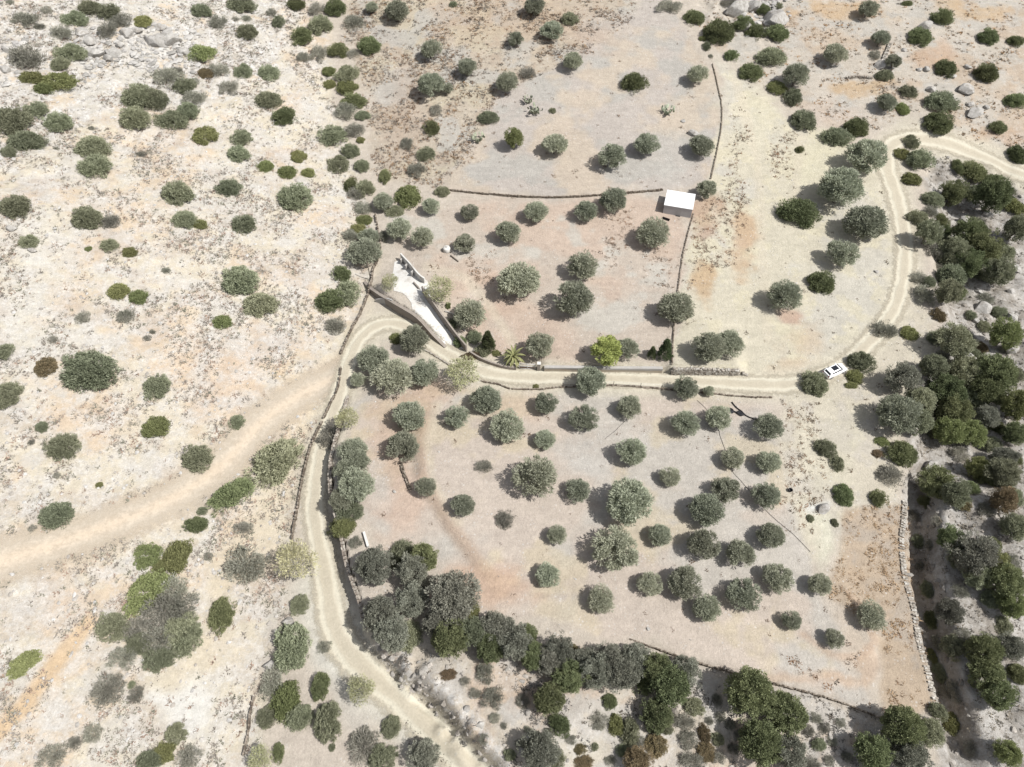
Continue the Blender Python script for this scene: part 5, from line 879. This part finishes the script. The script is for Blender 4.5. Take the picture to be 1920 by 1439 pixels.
for sg in (-1, 1):
    part("door_mirror", box(.72, sg * .98, 1.0, .16, .2, .13), M_paint, car, bev=.03)
    part("headlight", box(1.98, sg * .58, .66, .16, .30, .12), M_lamp, car, bev=.03); part("tail_light", box(-2.07, sg * .64, .82, .10, .2, .2), M_red, car, bev=.02)
    for wx in (-1.28, 1.32):
        wh = empty("wheel", (wx, sg * .80, .31)); wh.parent = car; wh.rotation_euler = (math.pi / 2, 0, 0)
        part("tyre", lathe([(.20, -.11), (.30, -.11), (.32, -.07), (.32, .07), (.30, .11), (.20, .11)], 18), M_tyre, wh, True); part("rim", lathe([(.03, -.115), (.19, -.118), (.2, .0), (.19, .118), (.03, .115)], 14), M_metal, wh, True)

# ------------------------------------------------------------------ boulders
M_rock, t, b = mat("boulder_rock"); oi = N(t, "ShaderNodeTexCoord").outputs["Object"]; P_ = pos(t)
rc_ = mix(t, maprange(t, noise(t, P_, 1.1, 8, .75), .35, .65, 0, 1), alb(172, 167, 160), alb(222, 218, 212)); rc_ = mix(t, maprange(t, noise(t, P_, .5, 6, .8), .54, .62, 0, .6), rc_, alb(150, 140, 128))
t.links.new(rc_, b.inputs["Base Color"]); bump(t, b, noise(t, P_, 3, 8, .75), .15, .9)
RK = []
for i in range(6):
    r = np.random.default_rng(900 + i); bmx = bmesh.new(); bmesh.ops.create_icosphere(bmx, subdivisions=4, radius=1); planes = [(unit(r.normal(0, 1, 3)), r.uniform(.5, .85)) for _ in range(14)]
    for v in bmx.verts:
        p = np.array(v.co)
        for n_, d_ in planes:
            k = p @ n_ - d_
            if k > 0: p = p - n_ * k * .9
        p = p * (1 + .10 * (fbm(np.array([p[0] * 2 + 9]), np.array([p[1] * 2 + p[2] * 1.7]), 1, i)[0] - .5)); v.co = p * np.array((1.15, .95, .75)) * 1.25
    me_ = bpy.data.meshes.new("boulder"); bmx.to_mesh(me_); bmx.free(); me_.materials.append(M_rock); RK.append(me_)
BO = """150 60 24 28;170 76 26 22;176 100 34 24;214 98 32 24;236 62 26 20;200 110 22 14;286 76 48 28;318 72 40 36;256 58 20 14;14 92 24 14;8 130 20 14;300 52 22 14;340 96 24 18;226 84 18 12;120 108 16 12
1456 30 46 40;1382 16 44 26;1412 12 30 26;1438 44 20 20;1400 48 24 20;1300 250 20 14;1281 226 10 10
1811 167 28 30;1828 212 30 24;1820 196 18 12;1851 201 12 10;1786 143 14 14;1748 166 20 18;1735 48 26 14;1650 122 22 20;1724 131 12 10;1738 130 14 12;1815 126 14 12;1696 93 12 10;1758 34 14 8
1866 346 34 26;1762 430 26 28;1812 414 38 26;1852 402 22 18;1906 500 26 32;1895 546 20 16;1843 578 36 34;1900 596 26 26;1830 600 16 14;1808 668 46 24;1836 545 16 20;1898 656 38 18;1746 872 34 20;1790 926 28 14;1880 998 20 14;1800 1008 18 12;1838 1008 14 10;1875 965 14 12
1544 955 26 18;1643 510 9 8;22 428 20 12;785 1206 10 12;541 1164 24 16;505 1248 22 18;1780 1214 14 10;1215 1180 8 8;740 922 8 6;60 470 16 10;700 1195 10 8;900 1360 16 12;875 1330 14 12;1725 686 8 12;110 60 16 12"""
bl = []
for ln in BO.replace("\n", ";").split(";"):
    x, y, w_, h_ = map(float, ln.split()); w_, h_ = (w_ * .8, h_ * .8) if x > 1735 and y > 320 else (w_, h_); bl.append(dict(x=x, y=y, w=w_, h=h_, area=area_of(x, y), d=("small pale stone" if w_ < 14 else "pale rock" if w_ < 24 else "big pale boulder" if w_ < 38 else "huge pale boulder")))
g2 = {}
for q in bl: g2.setdefault((q['d'], q['area']), []).append(q)
for (d_, a_), L in g2.items():
    ex = max(q['x'] for q in L) - min(q['x'] for q in L); ey = max(q['y'] for q in L) - min(q['y'] for q in L); key = 'x' if ex >= ey else 'y'; L.sort(key=lambda q: q[key])
    for i, q in enumerate(L): q['label'] = f"{d_} {a_}" + ("" if len(L) == 1 else ", " + ({'x': "leftmost", 'y': "topmost"}[key] if i == 0 else {'x': "rightmost", 'y': "lowest"}[key] if i == len(L) - 1 else f"{ORD[i]} from {'left' if key == 'x' else 'top'}"))
for i, q in enumerate(bl):
    p = hit(q['x'], q['y'], .3); s = q['w'] * .42 / (FPX / project(p)[2][0]); p = hit(q['x'], q['y'], s * .35)
    o = bpy.data.objects.new("boulder", RK[i % 6]); COL.objects.link(o); o.location = (p[0], p[1], float(hz(p[0], p[1])) + s * .2); o.rotation_euler = (rr.uniform(-.3, .3), rr.uniform(-.3, .3), rr.uniform(-.5, .5)); o.scale = (s, s * min(1.4, max(.6, q['h'] / q['w'] * 1.15)), s)
    tag(o, q['label'], "rock" if q['w'] < 24 else "boulder", "pale limestone boulders")
